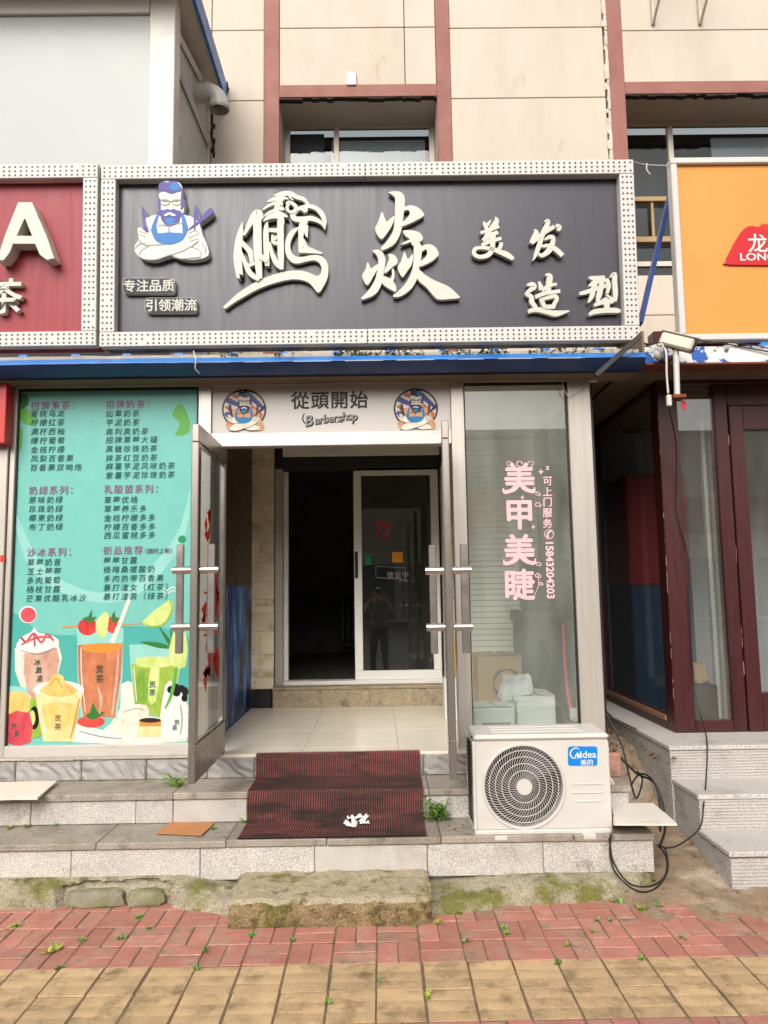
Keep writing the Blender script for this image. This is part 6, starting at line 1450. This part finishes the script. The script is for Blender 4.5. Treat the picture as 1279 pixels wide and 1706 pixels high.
# ------------------------------------------------------------ weeds
def blade(mb, p, az, L_, wd, el, curl):
    d = Vector((math.cos(az), math.sin(az), 0)); sN = Vector((-d.y, d.x, 0)); pts = []; q = Vector(p); a = el; n = 5
    for k in range(n + 1):
        f = k / n; ww = wd * (math.sin(math.pi * min(.96, f * .88 + .1)) ** .8) / 2
        pts.append([q - sN * ww, q + Vector((0, 0, -ww * .25)), q + sN * ww]); q = q + (d * math.cos(a) + Vector((0, 0, 1)) * math.sin(a)) * (L_ / n); a -= curl / n
    mb.loop(pts, closed=False)
def weed(px, py, z, kind, size, label, group=None, seed=0, m='leaf'):
    rr = random.Random(seed + int(px)); p = onz(px, py, z); mb = MB()
    if kind == 'rosette':
        for i in range(9): blade(mb, p, i * 2.4 + rr.uniform(-.2, .2), size * rr.uniform(.7, 1.1), size * .22, rr.uniform(.3, 1.1), rr.uniform(.6, 1.3))
    elif kind == 'tiny':
        for c in range(3):
            pc = p + Vector((rr.uniform(-.4, .4) * size, rr.uniform(-.5, .5) * size, 0))
            for i in range(6): blade(mb, pc, rr.uniform(0, 6.28), size * rr.uniform(.4, .9), size * .3, rr.uniform(.2, 1.2), rr.uniform(.3, 1.2))
    elif kind == 'grass':
        for i in range(9): blade(mb, p + Vector((rr.uniform(-.01, .01), rr.uniform(-.01, .01), 0)), rr.uniform(0, 6.28), size * rr.uniform(.6, 1.2), size * .09, rr.uniform(.5, 1.3), rr.uniform(.8, 1.8))
    elif kind == 'broad':
        for i in range(11): blade(mb, p, rr.uniform(0, 6.28), size * rr.uniform(.5, 1), size * .5, rr.uniform(.3, 1.2), rr.uniform(.5, 1.5))
    elif kind == 'bush':
        root = thing('weed', label, 'plant', p, group); st_ = MB()
        for s_ in range(11):
            az = rr.uniform(0, 6.28); ln = rr.uniform(.5, 1) * size; base = p + Vector((rr.uniform(-.5, .5) * size * .7, rr.uniform(-.2, .1) * size, 0)); tip = base + Vector((math.cos(az) * ln * .45, math.sin(az) * ln * .3 - .02, ln)); st_.tube([base, (base + tip) / 2 + Vector((.005, 0, .01)), tip], .0016, 5, 3)
            for k in range(8):
                f = .25 + .75 * k / 7; q = base.lerp(tip, f); blade(mb, q, rr.uniform(0, 6.28), size * rr.uniform(.28, .45), size * .11, rr.uniform(.0, .9), rr.uniform(.3, 1.0))
        st_.build('stem', 'leaf', root); mb.build('leaves', m, root, ang=60); return root
    return mb.build('weed', m, label=label, cat='plant', group=group, origin=p, ang=60)
weed(728, 1368, .29, 'bush', .15, 'bushy green weed growing beside the right edge of the mat')
weed(408, 1370, .29, 'broad', .06, 'small broad leaved weed at the left edge of the mat', seed=2)
weed(292, 1312, .46, 'grass', .19, 'long bladed grass tuft at the foot of the open left door', seed=4)
weed(300, 1310, .46, 'rosette', .06, 'low yellowish sprout beside the grass tuft at the left door', seed=5, m='leaf_yellow')
weed(97, 1373, .29, 'broad', .045, 'rightmost and greenest of the weeds under the upper step at left', seed=1)
weed(45, 1376, .29, 'tiny', .045, 'yellow green weed in the middle under the upper step at left', seed=3, m='leaf_yellow')
weed(13, 1379, .29, 'tiny', .05, 'yellow green weed nearest the left edge under the upper step', seed=6, m='leaf_yellow')
weed(165, 1301, .46, 'broad', .035, 'flat sprout at the base of the carved plinth tiles', seed=7)
weed(357, 1381, .29, 'tiny', .03, 'tiny sprout at the corner of the cardboard sheet')
weed(757, 1296, .46, 'broad', .045, 'small weed at the foot of the right door')
weed(700, 1534, .0, 'rosette', .085, 'star shaped green weed at the right corner of the concrete block')
weed(1090, 1470, .02, 'broad', .045, 'weed growing beside the coiled black cable')
TG = 'tiny weeds in the paving joints'
TW = ((20, 1545, .05, 1), (205, 1563, .04, 0), (137, 1567, .03, 0), (88, 1586, .05, 1), (100, 1613, .03, 0), (228, 1530, .035, 0), (250, 1547, .035, 0), (326, 1613, .028, 0), (340, 1584, .03, 0), (421, 1558, .03, 0), (488, 1566, .032, 0), (450, 1541, .035, 1), (492, 1541, .035, 1), (728, 1538, .035, 1), (766, 1521, .03, 0), (840, 1550, .035, 0), (847, 1558, .03, 0), (776, 1568, .028, 0), (990, 1555, .026, 0), (1028, 1503, .045, 0), (1069, 1514, .045, 1), (1098, 1508, .045, 0), (1012, 1534, .028, 0), (997, 1534, .025, 0), (930, 1603, .034, 0), (1069, 1597, .03, 0), (1138, 1564, .028, 0), (548, 1671, .03, 0), (716, 1662, .032, 1), (630, 1634, .022, 0), (943, 1574, .026, 1))
ORD = 'first second third fourth fifth sixth seventh eighth ninth tenth eleventh twelfth thirteenth fourteenth fifteenth sixteenth seventeenth eighteenth nineteenth twentieth twenty-first twenty-second twenty-third twenty-fourth twenty-fifth twenty-sixth twenty-seventh twenty-eighth twenty-ninth thirtieth thirty-first'.split()
order = {i: k for k, i in enumerate(sorted(range(len(TW)), key=lambda i: TW[i][0]))}
for i, (x, y, sz, y_) in enumerate(TW):
    weed(x, y, .0, 'tiny', sz * .95, f'tiny weed in the paving joints, {ORD[order[i]]} counting from the left edge', TG, seed=i, m='leaf_yellow' if y_ else 'leaf')
dl_ = MB(); rr = random.Random(12)
for i in range(9):
    q = onz(rr.uniform(742, 770), rr.uniform(1373, 1384), .293); t_ = rr.uniform(0, 6.28); dl_.add([q, q + Vector((.03 * math.cos(t_), .03 * math.sin(t_), .004)), q + Vector((.02 * math.cos(t_ + .5), .02 * math.sin(t_ + .5), .006))], [(0, 1, 2)])
tag(dl_.build('dry_leaves', 'dry_leaf', kind='stuff'), 'brown dry leaf scraps on the tread left of the air conditioner', 'leaves')

# ------------------------------------------------------------ across the street (seen only as reflections)
def opposite(x0, x1, h, m, signs, label):
    b = thing('terrace_building', label, 'building', ((x0 + x1) / 2, -26, 0), 'buildings across the street')
    MB().box(x0, x1, -32, -26, -.03, h).build('wall', m, b)
    z = 6.2
    while z < h - 1.5:
        x = x0 + 1
        while x < x1 - 2:
            w_ = MB().box(x, x + 1.7, -26, -25.97, z, z + 1.5).build('window', 'opp_glass', b); MB().box(x + .8, x + .9, -25.97, -25.94, z, z + 1.5).box(x, x + 1.7, -25.97, -25.94, z + 1.42, z + 1.5).build('frame', 'white_pvc', w_); x += 3.1
        z += 3
    for a, c, z0, z1, m_ in signs: MB().box(a, c, -25.95, -25.7, z0, z1, .02).build('sign_board', m_, b)
    x = x0 + .6
    while x < x1 - 3: MB().box(x, x + 3.2, -26, -25.96, .1, 3).build('shop_window', 'opp_glass', b); x += 4.2
opposite(-34, -3.2, 8.6, 'opp_wall', [(-16, -11, 4.2, 6.0, 'sign_red'), (-9, -4, 4.2, 6.0, 'sign_orange')], 'pale terrace building opposite the shops with red and orange boards')
opposite(-3, 26, 9.4, 'render_wall', [(4.0, 6.1, 4.4, 6.4, 'sign_orange'), (7.2, 9.2, 4.4, 6.4, 'sign_red'), (14, 21, 4.3, 6.0, 'sign_red')], 'beige terrace building straight across the street with an orange board')

# ------------------------------------------------------------ the photographer, mirrored in the sliding door
def photographer():
    root = thing('person', 'person in dark trousers and grey top holding up a phone, mirrored in the sliding door', 'person', (-.02, -.38, -.03))
    J = {}; E_ = []
    def jv(k, p, r): J[k] = (len(J), p, r)
    cx = -.02
    jv('pel', (cx, -.40, .93), .15); jv('bel', (cx, -.40, 1.08), .135); jv('che', (cx, -.39, 1.28), .15); jv('nek', (cx, -.38, 1.46), .055); jv('hd', (cx, -.36, 1.56), .085); jv('top', (cx, -.36, 1.68), .08)
    for sg, t in ((-1, 'L'), (1, 'R')):
        jv('sh' + t, (cx + sg * .17, -.39, 1.40), .06); jv('el' + t, (cx + sg * .25, -.27, 1.24), .045); jv('wr' + t, (cx + sg * .095, -.075, 1.52), .028); jv('pm' + t, (cx + sg * .085, -.055, 1.575), .03)
        jv('hp' + t, (cx + sg * .09, -.40, .86), .105); jv('kn' + t, (cx + sg * .11, -.38, .47), .07); jv('an' + t, (cx + sg * .12, -.41, .06), .045); jv('to' + t, (cx + sg * .13, -.27, .0), .04)
    ed = [('pel', 'bel'), ('bel', 'che'), ('che', 'nek'), ('nek', 'hd'), ('hd', 'top')]
    for t in 'LR': ed += [('che', 'sh' + t), ('sh' + t, 'el' + t), ('el' + t, 'wr' + t), ('wr' + t, 'pm' + t), ('pel', 'hp' + t), ('hp' + t, 'kn' + t), ('kn' + t, 'an' + t), ('an' + t, 'to' + t)]
    me = bpy.data.meshes.new('body'); me.from_pydata([v[1] for v in J.values()], [(J[a][0], J[b][0]) for a, b in ed], [])
    ob = bpy.data.objects.new('body', me); COL.objects.link(ob)
    sk = ob.modifiers.new('skin', 'SKIN'); sv = me.skin_vertices[0].data
    for i, v in J.values() and [(x[0], x) for x in J.values()]: sv[i].radius = (v[2], v[2]); sv[i].use_root = (i == 0)
    ob.modifiers.new('sub', 'SUBSURF').levels = 2
    bpy.context.view_layer.update()
    ev = bpy.data.meshes.new_from_object(ob.evaluated_get(bpy.context.evaluated_depsgraph_get())); bpy.data.objects.remove(ob)
    mb = MB(); mb.v = [tuple(v.co) for v in ev.vertices]; mb.f = [tuple(p.vertices) for p in ev.polygons]
    for sg in (-1, 1):     # fingers round the phone's edges, thumb on its back
        pm = Vector((cx + sg * .085, -.055, 1.575))
        for k in range(4): mb.tube([pm + Vector((0, .0, .03 - .018 * k)), pm + Vector((sg * .018, .022, .036 - .019 * k)), pm + Vector((sg * .0, .04, .036 - .019 * k)), pm + Vector((-sg * (.02 + .004 * (k % 2)), .046, .034 - .019 * k))], [.009, .0085, .008, .007], 8, 3)
        mb.tube([pm + Vector((0, -.01, -.02)), pm + Vector((-sg * .02, -.02, .0)), pm + Vector((-sg * .045, -.016, .012))], [.011, .009, .008], 8, 3)
    body = mb.build('body', 'skin', root, ang=180)
    for nm in ('cloth_black', 'cloth_grey', 'hair_dark'): body.data.materials.append(MATS[nm])
    o = Vector(root.location)
    for p in body.data.polygons:
        c = p.center + o
        if c.z < .95: p.material_index = 1
        elif c.z < 1.42 and (abs(c.x - cx) < .17 or c.z > 1.32 and c.y < -.33): p.material_index = 2
        elif c.z > 1.60 and c.y < -.33 or c.z > 1.66: p.material_index = 3
    MB().box(-.085, .085, -.034, -.026, 1.556, 1.636, .003).build('phone', 'rubber_black', label='black phone held up by the mirrored photographer', cat='phone', origin=(0, -.03, 1.556))
    f = MB()
    lump(f, (cx, -.275, 1.575), (.012, .02, .02), 1, .1, 10)
    for sg in (-1, 1): lump(f, (cx + sg * .032, -.285, 1.605), (.012, .006, .006), 2, .0, 8)
    f.build('face', 'skin', root)
photographer()
